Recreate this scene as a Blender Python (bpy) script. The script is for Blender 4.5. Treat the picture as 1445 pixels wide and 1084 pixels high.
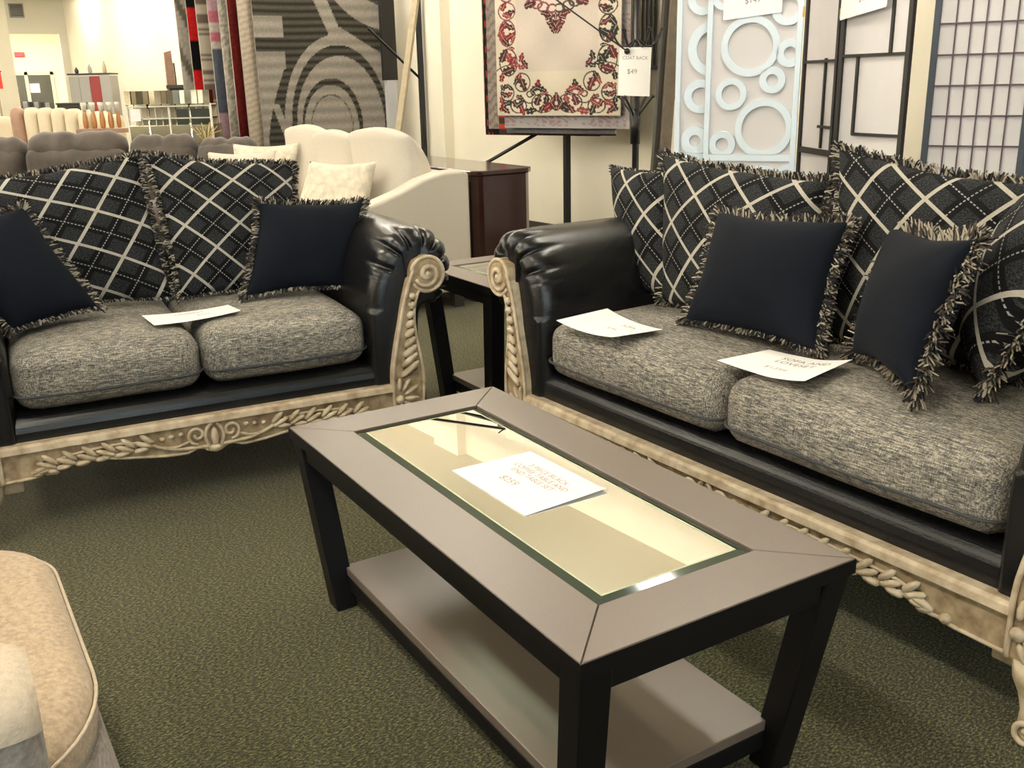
import bpy, bmesh, math, random
import numpy as np
from mathutils import Vector, Matrix
from math import pi, sin, cos, radians, sqrt, atan2, hypot

for o in list(bpy.data.objects):
    bpy.data.objects.remove(o, do_unlink=True)
scene = bpy.context.scene
C = scene.collection
random.seed(7)
rng = np.random.default_rng(7)

# ------------------------------------------------------------------ camera
cam_data = bpy.data.cameras.new('camera')
cam_data.sensor_fit = 'HORIZONTAL'
cam_data.sensor_width = 36.0
cam_data.lens = 1387.7 / 1445.0 * 36.0
cam_data.clip_end = 200
cam = bpy.data.objects.new('camera', cam_data)
C.objects.link(cam)
# measured axes of the view (image right, image down, forward) in room coordinates
Xc = Vector((0.8507482, -0.5251075, -0.0221265)); Yc = Vector((-0.172843, -0.2397757, -0.9553182)); Zc = Vector((0.4963394, 0.8165597, -0.2947498))
M = Matrix((( Xc.x, -Yc.x, -Zc.x, 0.0),
            ( Xc.y, -Yc.y, -Zc.y, 0.0),
            ( Xc.z, -Yc.z, -Zc.z, 1.25),
            (0, 0, 0, 1)))
cam.matrix_world = M
scene.camera = cam

# ------------------------------------------------------------------ colour management, world, lights
scene.view_settings.view_transform = 'Standard'
scene.view_settings.look = 'None'
scene.view_settings.gamma = 1.0
scene.view_settings.use_curve_mapping = False
scene.view_settings.exposure = 0.60
world = bpy.data.worlds.new('world')
scene.world = world
world.use_nodes = True
world.node_tree.nodes['Background'].inputs[0].default_value = (0.75, 0.85, 1.0, 1)
world.node_tree.nodes['Background'].inputs[1].default_value = 0.1

def area_light(name, loc, target, sx, sy, power, color):
    d = bpy.data.lights.new(name, 'AREA')
    d.shape = 'RECTANGLE'; d.size = sx; d.size_y = sy
    d.energy = power; d.color = color
    o = bpy.data.objects.new(name, d)
    C.objects.link(o)
    o.location = loc
    o.rotation_euler = (Vector(target) - Vector(loc)).to_track_quat('-Z', 'Y').to_euler()
    return o
# daylight outside the shop windows in the wall behind the photographer
WIN_POWER = 60.0
for wx in (-4.9, -1.7, 1.5):
    area_light('window_daylight', (wx, -4.62, 1.55), (wx, 5, 1.3), 2.7, 2.3, WIN_POWER, (0.72, 0.84, 1.0))
TUBE = 46.0          # emission of the fluorescent tubes

# ------------------------------------------------------------------ materials
def new_mat(name):
    m = bpy.data.materials.new(name); m.use_nodes = True
    nt = m.node_tree; b = nt.nodes['Principled BSDF']
    return m, nt, b
def S(b, key, v):
    if key in b.inputs: b.inputs[key].default_value = v
def plain(name, col, rough=0.6, metal=0.0, spec=0.5, noise=0.0, nscale=30.0, bump=0.0, bscale=60.0, coat=0.0, sheen=0.0, emit=None, est=0.0):
    m, nt, b = new_mat(name)
    c4 = (col[0], col[1], col[2], 1)
    S(b, 'Base Color', c4); S(b, 'Roughness', rough); S(b, 'Metallic', metal); S(b, 'Specular IOR Level', spec)
    S(b, 'Coat Weight', coat); S(b, 'Coat Roughness', 0.1); S(b, 'Sheen Weight', sheen)
    tc = nt.nodes.new('ShaderNodeTexCoord')
    if noise > 0:
        n = nt.nodes.new('ShaderNodeTexNoise'); n.inputs['Scale'].default_value = nscale; n.inputs['Detail'].default_value = 3
        nt.links.new(tc.outputs['Object'], n.inputs['Vector'])
        r = nt.nodes.new('ShaderNodeValToRGB')
        r.color_ramp.elements[0].position = 0.3; r.color_ramp.elements[1].position = 0.7
        r.color_ramp.elements[0].color = tuple(x * (1 - noise) for x in col) + (1,)
        r.color_ramp.elements[1].color = tuple(min(1, x * (1 + noise)) for x in col) + (1,)
        nt.links.new(n.outputs['Fac'], r.inputs['Fac']); nt.links.new(r.outputs['Color'], b.inputs['Base Color'])
    if bump > 0:
        n2 = nt.nodes.new('ShaderNodeTexNoise'); n2.inputs['Scale'].default_value = bscale; n2.inputs['Detail'].default_value = 3
        nt.links.new(tc.outputs['Object'], n2.inputs['Vector'])
        bp = nt.nodes.new('ShaderNodeBump'); bp.inputs['Strength'].default_value = bump; bp.inputs['Distance'].default_value = 0.004
        nt.links.new(n2.outputs['Fac'], bp.inputs['Height']); nt.links.new(bp.outputs['Normal'], b.inputs['Normal'])
    if emit:
        S(b, 'Emission Color', (emit[0], emit[1], emit[2], 1)); S(b, 'Emission Strength', est)
    return m

def mathn(nt, op, a, b=None, c=None):
    n = nt.nodes.new('ShaderNodeMath'); n.operation = op
    for i, v in enumerate((a, b, c)):
        if v is None: continue
        if isinstance(v, (int, float)): n.inputs[i].default_value = v
        else: nt.links.new(v, n.inputs[i])
    return n.outputs[0]
def mixc(nt, fac, a, b):
    n = nt.nodes.new('ShaderNodeMix'); n.data_type = 'RGBA'
    if isinstance(fac, (int, float)): n.inputs[0].default_value = fac
    else: nt.links.new(fac, n.inputs[0])
    for i, v in ((6, a), (7, b)):
        if isinstance(v, tuple): n.inputs[i].default_value = (v[0], v[1], v[2], 1)
        else: nt.links.new(v, n.inputs[i])
    return n.outputs[2]

def carpet_mat():
    m, nt, b = new_mat('carpet')
    tc = nt.nodes.new('ShaderNodeTexCoord')
    mp = nt.nodes.new('ShaderNodeMapping'); mp.inputs['Scale'].default_value = (0.55, 1.0, 1.0); mp.inputs['Rotation'].default_value = (0, 0, radians(-32))
    nt.links.new(tc.outputs['Object'], mp.inputs['Vector'])
    n = nt.nodes.new('ShaderNodeTexNoise'); n.inputs['Scale'].default_value = 210; n.inputs['Detail'].default_value = 2.5; n.inputs['Roughness'].default_value = 0.7
    nt.links.new(mp.outputs['Vector'], n.inputs['Vector'])
    r = nt.nodes.new('ShaderNodeValToRGB')
    e = r.color_ramp.elements
    e[0].position = 0.36; e[0].color = (0.010, 0.012, 0.008, 1)
    e[1].position = 0.68; e[1].color = (0.25, 0.22, 0.10, 1)
    k = e.new(0.5); k.color = (0.052, 0.050, 0.023, 1)
    nt.links.new(n.outputs['Fac'], r.inputs['Fac'])
    n3 = nt.nodes.new('ShaderNodeTexNoise'); n3.inputs['Scale'].default_value = 5; n3.inputs['Detail'].default_value = 2
    nt.links.new(tc.outputs['Object'], n3.inputs['Vector'])
    f = mathn(nt, 'MULTIPLY_ADD', n3.outputs['Fac'], 0.25, -0.02)
    col = mixc(nt, f, r.outputs['Color'], (0.075, 0.070, 0.034))
    nt.links.new(col, b.inputs['Base Color'])
    S(b, 'Roughness', 0.95); S(b, 'Specular IOR Level', 0.1); S(b, 'Sheen Weight', 0.15)
    bp = nt.nodes.new('ShaderNodeBump'); bp.inputs['Strength'].default_value = 0.8; bp.inputs['Distance'].default_value = 0.006
    nt.links.new(n.outputs['Fac'], bp.inputs['Height']); nt.links.new(bp.outputs['Normal'], b.inputs['Normal'])
    return m

def tweed_mat():
    m, nt, b = new_mat('tweed')
    tc = nt.nodes.new('ShaderNodeTexCoord')
    def nz(scale, st, det=3):
        mp = nt.nodes.new('ShaderNodeMapping'); mp.inputs['Scale'].default_value = st
        nt.links.new(tc.outputs['Object'], mp.inputs['Vector'])
        n = nt.nodes.new('ShaderNodeTexNoise'); n.inputs['Scale'].default_value = scale; n.inputs['Detail'].default_value = det
        nt.links.new(mp.outputs['Vector'], n.inputs['Vector']); return n.outputs['Fac']
    a = nz(105, (0.4, 3.4, 3.4)); c = nz(150, (3.0, 0.8, 0.8), 2); d = nz(9, (0.35, 1.2, 3.2), 2)
    s = mathn(nt, 'ADD', mathn(nt, 'MULTIPLY', a, 0.55), mathn(nt, 'ADD', mathn(nt, 'MULTIPLY', c, 0.35), mathn(nt, 'MULTIPLY', d, 0.12)))
    r = nt.nodes.new('ShaderNodeValToRGB'); e = r.color_ramp.elements
    e[0].position = 0.37; e[0].color = (0.035, 0.037, 0.040, 1)
    e[1].position = 0.66; e[1].color = (0.52, 0.46, 0.37, 1)
    k = e.new(0.50); k.color = (0.16, 0.152, 0.135, 1)
    nt.links.new(s, r.inputs['Fac']); nt.links.new(r.outputs['Color'], b.inputs['Base Color'])
    S(b, 'Roughness', 0.9); S(b, 'Specular IOR Level', 0.2)
    bp = nt.nodes.new('ShaderNodeBump'); bp.inputs['Strength'].default_value = 0.5; bp.inputs['Distance'].default_value = 0.003
    nt.links.new(s, bp.inputs['Height']); nt.links.new(bp.outputs['Normal'], b.inputs['Normal'])
    return m

def plaid_mat():
    """diamond plaid: cream lines, black bands with a dotted white thread, charcoal melange cells (UV in plaid periods)"""
    m, nt, b = new_mat('plaid')
    uv = nt.nodes.new('ShaderNodeUVMap'); uv.uv_map = 'UVMap'
    sp = nt.nodes.new('ShaderNodeSeparateXYZ'); nt.links.new(uv.outputs['UV'], sp.inputs[0])
    u, v = sp.outputs[0], sp.outputs[1]
    A = mathn(nt, 'ADD', u, v); B = mathn(nt, 'SUBTRACT', u, v)
    def tri(x, off):     # distance from nearest line, 0..0.5
        f = mathn(nt, 'FRACT', mathn(nt, 'ADD', x, off + 50.0))
        return mathn(nt, 'ABSOLUTE', mathn(nt, 'SUBTRACT', f, 0.5))
    da, db = tri(A, 0.5), tri(B, 0.5)        # small at integer -> cream
    ea, eb = tri(A, 0.0), tri(B, 0.0)        # small at half-integer -> black bands
    no = nt.nodes.new('ShaderNodeTexNoise'); no.inputs['Scale'].default_value = 42; no.inputs['Detail'].default_value = 3
    mp = nt.nodes.new('ShaderNodeMapping'); mp.inputs['Scale'].default_value = (1, 1.3, 1)
    nt.links.new(uv.outputs['UV'], mp.inputs['Vector']); nt.links.new(mp.outputs['Vector'], no.inputs['Vector'])
    r = nt.nodes.new('ShaderNodeValToRGB'); e = r.color_ramp.elements
    e[0].position = 0.42; e[0].color = (0.006, 0.007, 0.009, 1)
    e[1].position = 0.72; e[1].color = (0.055, 0.056, 0.058, 1)
    nt.links.new(no.outputs['Fac'], r.inputs['Fac'])
    band = mathn(nt, 'MAXIMUM', mathn(nt, 'LESS_THAN', ea, 0.11), mathn(nt, 'LESS_THAN', eb, 0.11))
    col = mixc(nt, mathn(nt, 'MULTIPLY', band, 0.92), r.outputs['Color'], (0.002, 0.002, 0.0025))
    dotA = mathn(nt, 'MULTIPLY', mathn(nt, 'LESS_THAN', ea, 0.012), mathn(nt, 'GREATER_THAN', mathn(nt, 'FRACT', mathn(nt, 'MULTIPLY', mathn(nt, 'ADD', B, 50.0), 13.0)), 0.42))
    dotB = mathn(nt, 'MULTIPLY', mathn(nt, 'LESS_THAN', eb, 0.012), mathn(nt, 'GREATER_THAN', mathn(nt, 'FRACT', mathn(nt, 'MULTIPLY', mathn(nt, 'ADD', A, 50.0), 13.0)), 0.42))
    col = mixc(nt, mathn(nt, 'MAXIMUM', dotA, dotB), col, (0.32, 0.31, 0.29))
    cr = mathn(nt, 'MAXIMUM', mathn(nt, 'LESS_THAN', da, 0.036), mathn(nt, 'LESS_THAN', db, 0.036))
    crc = mixc(nt, no.outputs['Fac'], (0.34, 0.31, 0.26), (0.50, 0.47, 0.41))
    col = mixc(nt, cr, col, crc)
    nt.links.new(col, b.inputs['Base Color'])
    S(b, 'Roughness', 0.9); S(b, 'Specular IOR Level', 0.2)
    bp = nt.nodes.new('ShaderNodeBump'); bp.inputs['Strength'].default_value = 0.5; bp.inputs['Distance'].default_value = 0.003
    nt.links.new(mathn(nt, 'ADD', no.outputs['Fac'], mathn(nt, 'MULTIPLY', cr, 0.6)), bp.inputs['Height']); nt.links.new(bp.outputs['Normal'], b.inputs['Normal'])
    return m

def attr_mat(name, rough=0.95, bump=0.4, bscale=300):
    m, nt, b = new_mat(name)
    a = nt.nodes.new('ShaderNodeVertexColor'); a.layer_name = 'Col'
    nt.links.new(a.outputs['Color'], b.inputs['Base Color'])
    S(b, 'Roughness', rough); S(b, 'Specular IOR Level', 0.15)
    tc = nt.nodes.new('ShaderNodeTexCoord'); n2 = nt.nodes.new('ShaderNodeTexNoise'); n2.inputs['Scale'].default_value = bscale
    nt.links.new(tc.outputs['Object'], n2.inputs['Vector'])
    bp = nt.nodes.new('ShaderNodeBump'); bp.inputs['Strength'].default_value = bump; bp.inputs['Distance'].default_value = 0.004
    nt.links.new(n2.outputs['Fac'], bp.inputs['Height']); nt.links.new(bp.outputs['Normal'], b.inputs['Normal'])
    return m

def wood_carve_mat(name='carved_wood', lo=(0.36, 0.27, 0.17, 1), hi=(0.62, 0.52, 0.38, 1)):
    """whitewashed carved wood with noise-mixed tones """
    m, nt, b = new_mat(name)
    tc = nt.nodes.new('ShaderNodeTexCoord')
    mp = nt.nodes.new('ShaderNodeMapping'); mp.inputs['Scale'].default_value = (3, 3, 3)
    nt.links.new(tc.outputs['Object'], mp.inputs['Vector'])
    n = nt.nodes.new('ShaderNodeTexNoise'); n.inputs['Scale'].default_value = 9; n.inputs['Detail'].default_value = 5
    nt.links.new(mp.outputs['Vector'], n.inputs['Vector'])
    r = nt.nodes.new('ShaderNodeValToRGB'); e = r.color_ramp.elements
    e[0].position = 0.3; e[0].color = lo
    e[1].position = 0.62; e[1].color = hi
    nt.links.new(n.outputs['Fac'], r.inputs['Fac'])
    col = r.outputs['Color']
    nt.links.new(col, b.inputs['Base Color'])
    S(b, 'Roughness', 0.5); S(b, 'Specular IOR Level', 0.35)
    return m

def glass_mat(name, tint, ior=1.6):
    m = bpy.data.materials.new(name); m.use_nodes = True
    nt = m.node_tree; nt.nodes.clear()
    out = nt.nodes.new('ShaderNodeOutputMaterial')
    fr = nt.nodes.new('ShaderNodeFresnel'); fr.inputs['IOR'].default_value = ior
    tr = nt.nodes.new('ShaderNodeBsdfTransparent'); tr.inputs['Color'].default_value = tint
    gl = nt.nodes.new('ShaderNodeBsdfGlossy'); gl.inputs['Roughness'].default_value = 0.0; gl.inputs['Color'].default_value = (1, 1, 1, 1)
    mx = nt.nodes.new('ShaderNodeMixShader')
    nt.links.new(fr.outputs[0], mx.inputs[0]); nt.links.new(tr.outputs[0], mx.inputs[1]); nt.links.new(gl.outputs[0], mx.inputs[2])
    nt.links.new(mx.outputs[0], out.inputs['Surface'])
    return m

def emis(name, col, st):
    m = bpy.data.materials.new(name); m.use_nodes = True
    nt = m.node_tree; nt.nodes.clear()
    out = nt.nodes.new('ShaderNodeOutputMaterial'); e = nt.nodes.new('ShaderNodeEmission')
    e.inputs[0].default_value = (*col, 1); e.inputs[1].default_value = st
    nt.links.new(e.outputs[0], out.inputs['Surface']); return m

MT = {}
MT['carpet'] = carpet_mat()
MT['tweed'] = tweed_mat()
MT['plaid'] = plaid_mat()
MT['wood'] = wood_carve_mat()
MT['woodfield'] = wood_carve_mat('darker_wood', (0.20, 0.13, 0.07, 1), (0.46, 0.36, 0.23, 1))  # darker brown tone for the plate faces behind the raised carvings
MT['darkstrip'] = plain('dark_strip', (0.07, 0.042, 0.022), 0.6)  # near-black brown for thin lumps set between the carved lobes
MT['leather'] = plain('leather', (0.006, 0.006, 0.007), 0.27, spec=0.45, bump=0.2, bscale=220, coat=0.1)
MT['velvet'] = plain('navy_velvet', (0.0035, 0.0052, 0.010), 0.8, spec=0.12, sheen=0.02, noise=0.15, nscale=12, bump=0.15, bscale=300)
MT['laminate'] = plain('table_laminate', (0.135, 0.100, 0.080), 0.38, spec=0.9, noise=0.06, nscale=400)
MT['blackwood'] = plain('table_black', (0.004, 0.0035, 0.004), 0.5, spec=0.22)
MT['seam'] = plain('seam_dark', (0.02, 0.014, 0.01), 0.6)
MT['glass'] = glass_mat('table_glass', (0.70, 0.82, 0.66, 1), 1.6)
MT['glassedge'] = plain('glass_edge', (0.30, 0.42, 0.34), 0.08, spec=0.9)
MT['wall'] = plain('wall_paint', (0.86, 0.81, 0.68), 0.85, spec=0.2, noise=0.02, nscale=3)
MT['ceiling'] = plain('ceiling_paint', (0.88, 0.84, 0.70), 0.9, spec=0.2)
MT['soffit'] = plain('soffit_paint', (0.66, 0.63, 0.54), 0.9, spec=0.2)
MT['base'] = plain('baseboard_vinyl', (0.03, 0.027, 0.022), 0.5)
MT['paper'] = plain('paper', (0.92, 0.91, 0.90), 0.8, spec=0.2)
MT['ink'] = plain('ink', (0.22, 0.21, 0.22), 0.8)
MT['redink'] = plain('ink_faded', (0.45, 0.36, 0.33), 0.8)
MT['cream'] = plain('cream_linen', (0.62, 0.57, 0.49), 0.9, spec=0.15, noise=0.06, nscale=180, bump=0.25, bscale=500)
MT['creampat'] = plain('cream_damask', (0.66, 0.60, 0.49), 0.8, spec=0.2, noise=0.16, nscale=28)
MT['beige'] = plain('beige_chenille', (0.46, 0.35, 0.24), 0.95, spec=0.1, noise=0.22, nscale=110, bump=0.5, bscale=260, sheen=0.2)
MT['beigeshade'] = plain('shaded_chenille', (0.30, 0.26, 0.235), 0.95, spec=0.1, noise=0.3, nscale=90, bump=0.5, bscale=260, sheen=0.2)  # greyer copy of the chenille, shade on the sides put into the colour
MT['taupe'] = plain('taupe_suede', (0.065, 0.050, 0.040), 0.6, spec=0.35, noise=0.4, nscale=7, sheen=0.25)  # colour mottling stands in for highlights on the nap
MT['cherry'] = plain('cherry_veneer', (0.028, 0.006, 0.004), 0.2, spec=0.6, noise=0.12, nscale=20, coat=0.4)
MT['blackmetal'] = plain('black_metal', (0.012, 0.012, 0.015), 0.35, metal=0.2)
MT['tanwood'] = plain('tan_wood', (0.40, 0.33, 0.22), 0.6, noise=0.1, nscale=20)
MT['brownwood'] = plain('brown_wood', (0.33, 0.20, 0.14), 0.6, noise=0.1, nscale=20)
MT['white'] = plain('white_lacquer', (0.66, 0.76, 0.86), 0.5)
MT['whitecloth'] = plain('screen_cloth', (0.62, 0.60, 0.61), 0.9)
MT['ricepaper'] = plain('rice_paper', (0.64, 0.62, 0.63), 0.9, noise=0.03, nscale=6)
MT['screenblack'] = plain('screen_black', (0.014, 0.012, 0.011), 0.5)
MT['screennavy'] = plain('screen_slate', (0.050, 0.065, 0.085), 0.5)
MT['brass'] = plain('brass', (0.6, 0.42, 0.12), 0.3, metal=1.0)
MT['chrome'] = plain('mirror', (0.75, 0.76, 0.74), 0.04, metal=1.0)
MT['amber'] = plain('amber_glass', (0.42, 0.19, 0.06), 0.25, spec=0.7)
MT['clear'] = glass_mat('clear_glass', (0.93, 0.95, 0.9, 1), 1.5)
MT['greypanel'] = plain('grey_laminate', (0.32, 0.31, 0.29), 0.6)
MT['maroon'] = plain('maroon_laminate', (0.26, 0.03, 0.025), 0.5)
MT['red'] = plain('red_plastic', (0.75, 0.04, 0.03), 0.5)
MT['blue'] = plain('blue_tag', (0.45, 0.72, 0.75), 0.7)
MT['darkglass'] = plain('dark_door_glass', (0.035, 0.04, 0.035), 0.15)
MT['rug'] = attr_mat('rug_pile')
MT['rugback'] = plain('rug_backing', (0.42, 0.38, 0.34), 0.95)
MT['green'] = plain('leaf', (0.22, 0.25, 0.10), 0.6)
MT['fr_black'] = plain('fringe_black', (0.008, 0.008, 0.010), 0.8)
MT['fr_cream'] = plain('fringe_cream', (0.40, 0.355, 0.28), 0.8)
MT['fr_brown'] = plain('fringe_brown', (0.075, 0.058, 0.045), 0.8)
MT['tube'] = emis('lit_tube', (1.0, 0.90, 0.74), TUBE)

MT['beigelit'] = plain('lit_chenille', (0.58, 0.49, 0.38), 0.95, spec=0.1, noise=0.1, nscale=110, bump=0.4, bscale=260)  # paler copy of the chenille, light on the arm tops painted in
MT['cream2'] = plain('ivory_upholstery', (0.66, 0.58, 0.44), 0.85, spec=0.2)
MT['clear2'] = plain('rim_glass', (0.62, 0.60, 0.52), 0.15, spec=0.8)
MT['mirrorbody'] = plain('antiqued_mirror', (0.50, 0.47, 0.33), 0.22, metal=0.8)
MT['smoke'] = plain('smoked_mirror', (0.14, 0.12, 0.08), 0.12, metal=0.8)
MT['gold'] = plain('dried_gold', (0.50, 0.40, 0.18), 0.6)
MT['greypanel2'] = plain('grey_brown_board', (0.16, 0.13, 0.10), 0.6, noise=0.15, nscale=20)
MT['screenplum'] = plain('lattice_plum', (0.10, 0.06, 0.08), 0.5)
MT['bluebottle'] = plain('blue_plastic', (0.10, 0.22, 0.42), 0.4)
MT['wallshade'] = plain('pale_grey_board', (0.50, 0.50, 0.52), 0.8)
MT['bevel'] = plain('bevelled_glass', (0.035, 0.050, 0.035), 0.06, spec=0.6)
MT['arris'] = plain('polished_arris', (0.55, 0.60, 0.42), 0.1, spec=1.0)
# ------------------------------------------------------------------ mesh helpers
class MB:
    def __init__(s): s.v = []; s.f = []; s.m = []; s.uv = None
    def add(s, verts, faces, mi=0):
        n = len(s.v); s.v.extend([tuple(map(float, p)) for p in verts])
        s.f.extend([tuple(int(i) + n for i in f) for f in faces]); s.m.extend([mi] * len(faces)); return s
    def box(s, x0, x1, y0, y1, z0, z1, mi=0):
        vs = [(x, y, z) for z in (z0, z1) for y in (y0, y1) for x in (x0, x1)]
        return s.add(vs, [(0,2,3,1),(4,5,7,6),(0,1,5,4),(2,6,7,3),(0,4,6,2),(1,3,7,5)], mi)
    def hexa(s, b, t, mi=0):          # bottom 4 corners, top 4 corners (same winding)
        return s.add(list(b) + list(t), [(3,2,1,0),(4,5,6,7),(0,1,5,4),(1,2,6,5),(2,3,7,6),(3,0,4,7)], mi)
    def tube(s, pts, r, n=8, mi=0, closed=False, flat=None, cap=True):
        pts = [Vector(p) for p in pts]; N = len(pts)
        if not hasattr(r, '__len__'): r = [r] * N
        vs = []; up = Vector((0.013, 0.021, 1)).normalized()
        prev = None
        for i, p in enumerate(pts):
            if closed: t = pts[(i + 1) % N] - pts[i - 1]
            else: t = pts[min(i + 1, N - 1)] - pts[max(i - 1, 0)]
            t.normalize()
            if prev is None:
                a = up if abs(t.dot(up)) < 0.95 else Vector((1, 0.01, 0))
                nrm = (a - t * a.dot(t)).normalized()
            else:
                nrm = prev - t * prev.dot(t)
                nrm = nrm.normalized() if nrm.length > 1e-6 else prev
            prev = nrm; bi = t.cross(nrm)
            for k in range(n):
                an = 2 * pi * k / n
                q = nrm * cos(an) * r[i] + bi * sin(an) * r[i]
                if flat is not None:      # squash along an axis (axis index, factor)
                    q[flat[0]] *= flat[1]
                vs.append(p + q)
        fs = []
        for i in range(N if closed else N - 1):
            j = (i + 1) % N
            for k in range(n):
                fs.append((i*n + k, i*n + (k+1) % n, j*n + (k+1) % n, j*n + k))
        if not closed and cap:
            fs.append(tuple(range(n))[::-1]); fs.append(tuple((N-1)*n + k for k in range(n)))
        return s.add(vs, fs, mi)
    def lathe(s, prof, c=(0, 0, 0), n=24, mi=0):
        vs = [(c[0] + r*cos(2*pi*k/n), c[1] + r*sin(2*pi*k/n), c[2] + z) for r, z in prof for k in range(n)]
        fs = [(i*n + k, i*n + (k+1) % n, (i+1)*n + (k+1) % n, (i+1)*n + k) for i in range(len(prof)-1) for k in range(n)]
        fs.append(tuple(range(n))[::-1]); fs.append(tuple((len(prof)-1)*n + k for k in range(n)))
        return s.add(vs, fs, mi)
    def grid(s, P, mi=0, closed_u=False):   # P[i][j] points
        P = np.asarray(P); a, b = P.shape[:2]
        fs = [(i*b + j, i*b + j + 1, ((i+1) % a)*b + j + 1, ((i+1) % a)*b + j) for i in range(a if closed_u else a-1) for j in range(b-1)]
        return s.add(P.reshape(-1, 3), fs, mi)
    def prism(s, poly, axis, a0, a1, mi=0):    # poly of 2D points extruded along axis index
        def mk(p, a):
            q = list(p); q.insert(axis, a); return tuple(q)
        n = len(poly)
        vs = [mk(p, a0) for p in poly] + [mk(p, a1) for p in poly]
        fs = [tuple(range(n))[::-1], tuple(range(n, 2*n))] + [(i, (i+1) % n, n + (i+1) % n, n + i) for i in range(n)]
        return s.add(vs, fs, mi)
    def blob(s, c, rad, rot=0.0, plane='xz', nu=8, nv=5, mi=0):   # half-flattened ellipsoid lump
        vs = []; fs = []
        for i in range(nv + 1):
            ph = -pi/2 + pi * i / nv
            for k in range(nu):
                th = 2*pi*k/nu
                x = rad[0]*cos(ph)*cos(th); z = rad[2]*cos(ph)*sin(th); y = rad[1]*sin(ph)
                X = x*cos(rot) - z*sin(rot); Z = x*sin(rot) + z*cos(rot)
                vs.append((c[0] + X, c[1] + y, c[2] + Z))
        for i in range(nv):
            for k in range(nu):
                fs.append((i*nu + k, (i+1)*nu + k, (i+1)*nu + (k+1) % nu, i*nu + (k+1) % nu))
        return s.add(vs, fs, mi)
    def build(s, name, mats, parent=None, smooth=False, bevel=0.0, seg=2, weld=False):
        me = bpy.data.meshes.new(name)
        me.from_pydata(s.v, [], s.f)
        if not isinstance(mats, (list, tuple)): mats = [mats]
        for m in mats: me.materials.append(m)
        if len(mats) > 1: me.polygons.foreach_set('material_index', s.m)
        if s.uv is not None:
            l = me.uv_layers.new(name='UVMap')
            idx = np.zeros(len(me.loops), dtype=np.int32); me.loops.foreach_get('vertex_index', idx)
            l.data.foreach_set('uv', np.asarray(s.uv)[idx].astype(np.float32).ravel())
        bm = bmesh.new(); bm.from_mesh(me)
        if weld: bmesh.ops.remove_doubles(bm, verts=bm.verts, dist=1e-5)
        bmesh.ops.recalc_face_normals(bm, faces=bm.faces); bm.to_mesh(me); bm.free()
        if smooth: me.polygons.foreach_set('use_smooth', [True] * len(me.polygons))
        me.update()
        o = bpy.data.objects.new(name, me); C.objects.link(o)
        if parent: o.parent = parent
        if bevel > 0:
            b = o.modifiers.new('bevel', 'BEVEL'); b.width = bevel; b.segments = seg; b.limit_method = 'ANGLE'
        return o

def tag(o, label=None, cat=None, group=None, kind=None):
    if label: o['label'] = label
    if cat: o['category'] = cat
    if group: o['group'] = group
    if kind: o['kind'] = kind
    return o
def thing(name, label, cat, loc=(0, 0, 0), rz=0.0, group=None):
    o = bpy.data.objects.new(name, None); C.objects.link(o)
    o.empty_display_size = 0.1
    o.location = loc; o.rotation_euler = (0, 0, rz)
    return tag(o, label, cat, group)
def struct(o): o['kind'] = 'structure'; return o
def recenter(o):       # move the origin of a top-level mesh to its base centre
    me = o.data; n = len(me.vertices); co = np.zeros(n*3); me.vertices.foreach_get('co', co); co = co.reshape(-1, 3)
    c = (co.min(0) + co.max(0)) / 2; c[2] = co[:, 2].min()
    me.vertices.foreach_set('co', (co - c).ravel()); me.update(); o.location = Vector(c); return c

def rounded_box(c, h, r, n=9, crown=(0, 0), sag=0.0, wob=0.0, seed=0):
    """closed cushion: centre, half sizes, corner radius, crown of (top, front)"""
    mb = MB(); t = np.linspace(-1, 1, n); t = np.sign(t) * np.abs(t) ** 0.75
    h = np.array(h, float); r = min(r, min(h) * 0.999)
    rg = np.random.default_rng(seed); ph = rg.random(6) * 6.28
    for ax in range(3):
        for sg in (-1, 1):
            P = np.zeros((n, n, 3)); a, b = [k for k in range(3) if k != ax]
            for i in range(n):
                for j in range(n):
                    p = np.zeros(3); p[ax] = sg*h[ax]; p[a] = t[i]*h[a]; p[b] = t[j]*h[b]
                    q = np.clip(p, -(h - r), h - r); d = p - q; L = np.linalg.norm(d)
                    if L > 1e-9: p = q + d / L * r
                    u = p / h
                    p[2] += crown[0] * max(0, u[2]) * (1 - u[0]**2) * (1 - u[1]**2)
                    p[1] -= crown[1] * max(0, -u[1]) * (1 - u[0]**2) * (1 - u[2]**2)
                    if wob: p[2] += wob * (sin(u[0]*4 + ph[0]) * cos(u[1]*3 + ph[1])) * max(0, u[2]); p[1] += wob * sin(u[0]*5 + ph[2]) * max(0, -u[1])
                    P[i, j] = p + np.array(c)
            mb.grid(P)
    return mb

def text_mesh(body, size, xf, mat, parent, name='lettering', align='CENTER', stretch=1.0, bold=0.0):
    """turns text into a mesh and maps every vertex through xf(x, y) -> 3D point"""
    cu = bpy.data.curves.new('txt', 'FONT'); cu.body = body; cu.size = size; cu.align_x = align; cu.align_y = 'CENTER'
    cu.resolution_u = 3; cu.offset = bold; cu.space_line = 1.05
    to = bpy.data.objects.new('txt', cu); C.objects.link(to)
    dg = bpy.context.evaluated_depsgraph_get()
    me = bpy.data.meshes.new_from_object(to.evaluated_get(dg))
    bpy.data.objects.remove(to, do_unlink=True); bpy.data.curves.remove(cu)
    for v in me.vertices: v.co = xf(v.co.x * stretch, v.co.y)
    me.materials.clear(); me.materials.append(mat); me.name = name
    o = bpy.data.objects.new(name, me); C.objects.link(o); o.parent = parent
    return o

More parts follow.
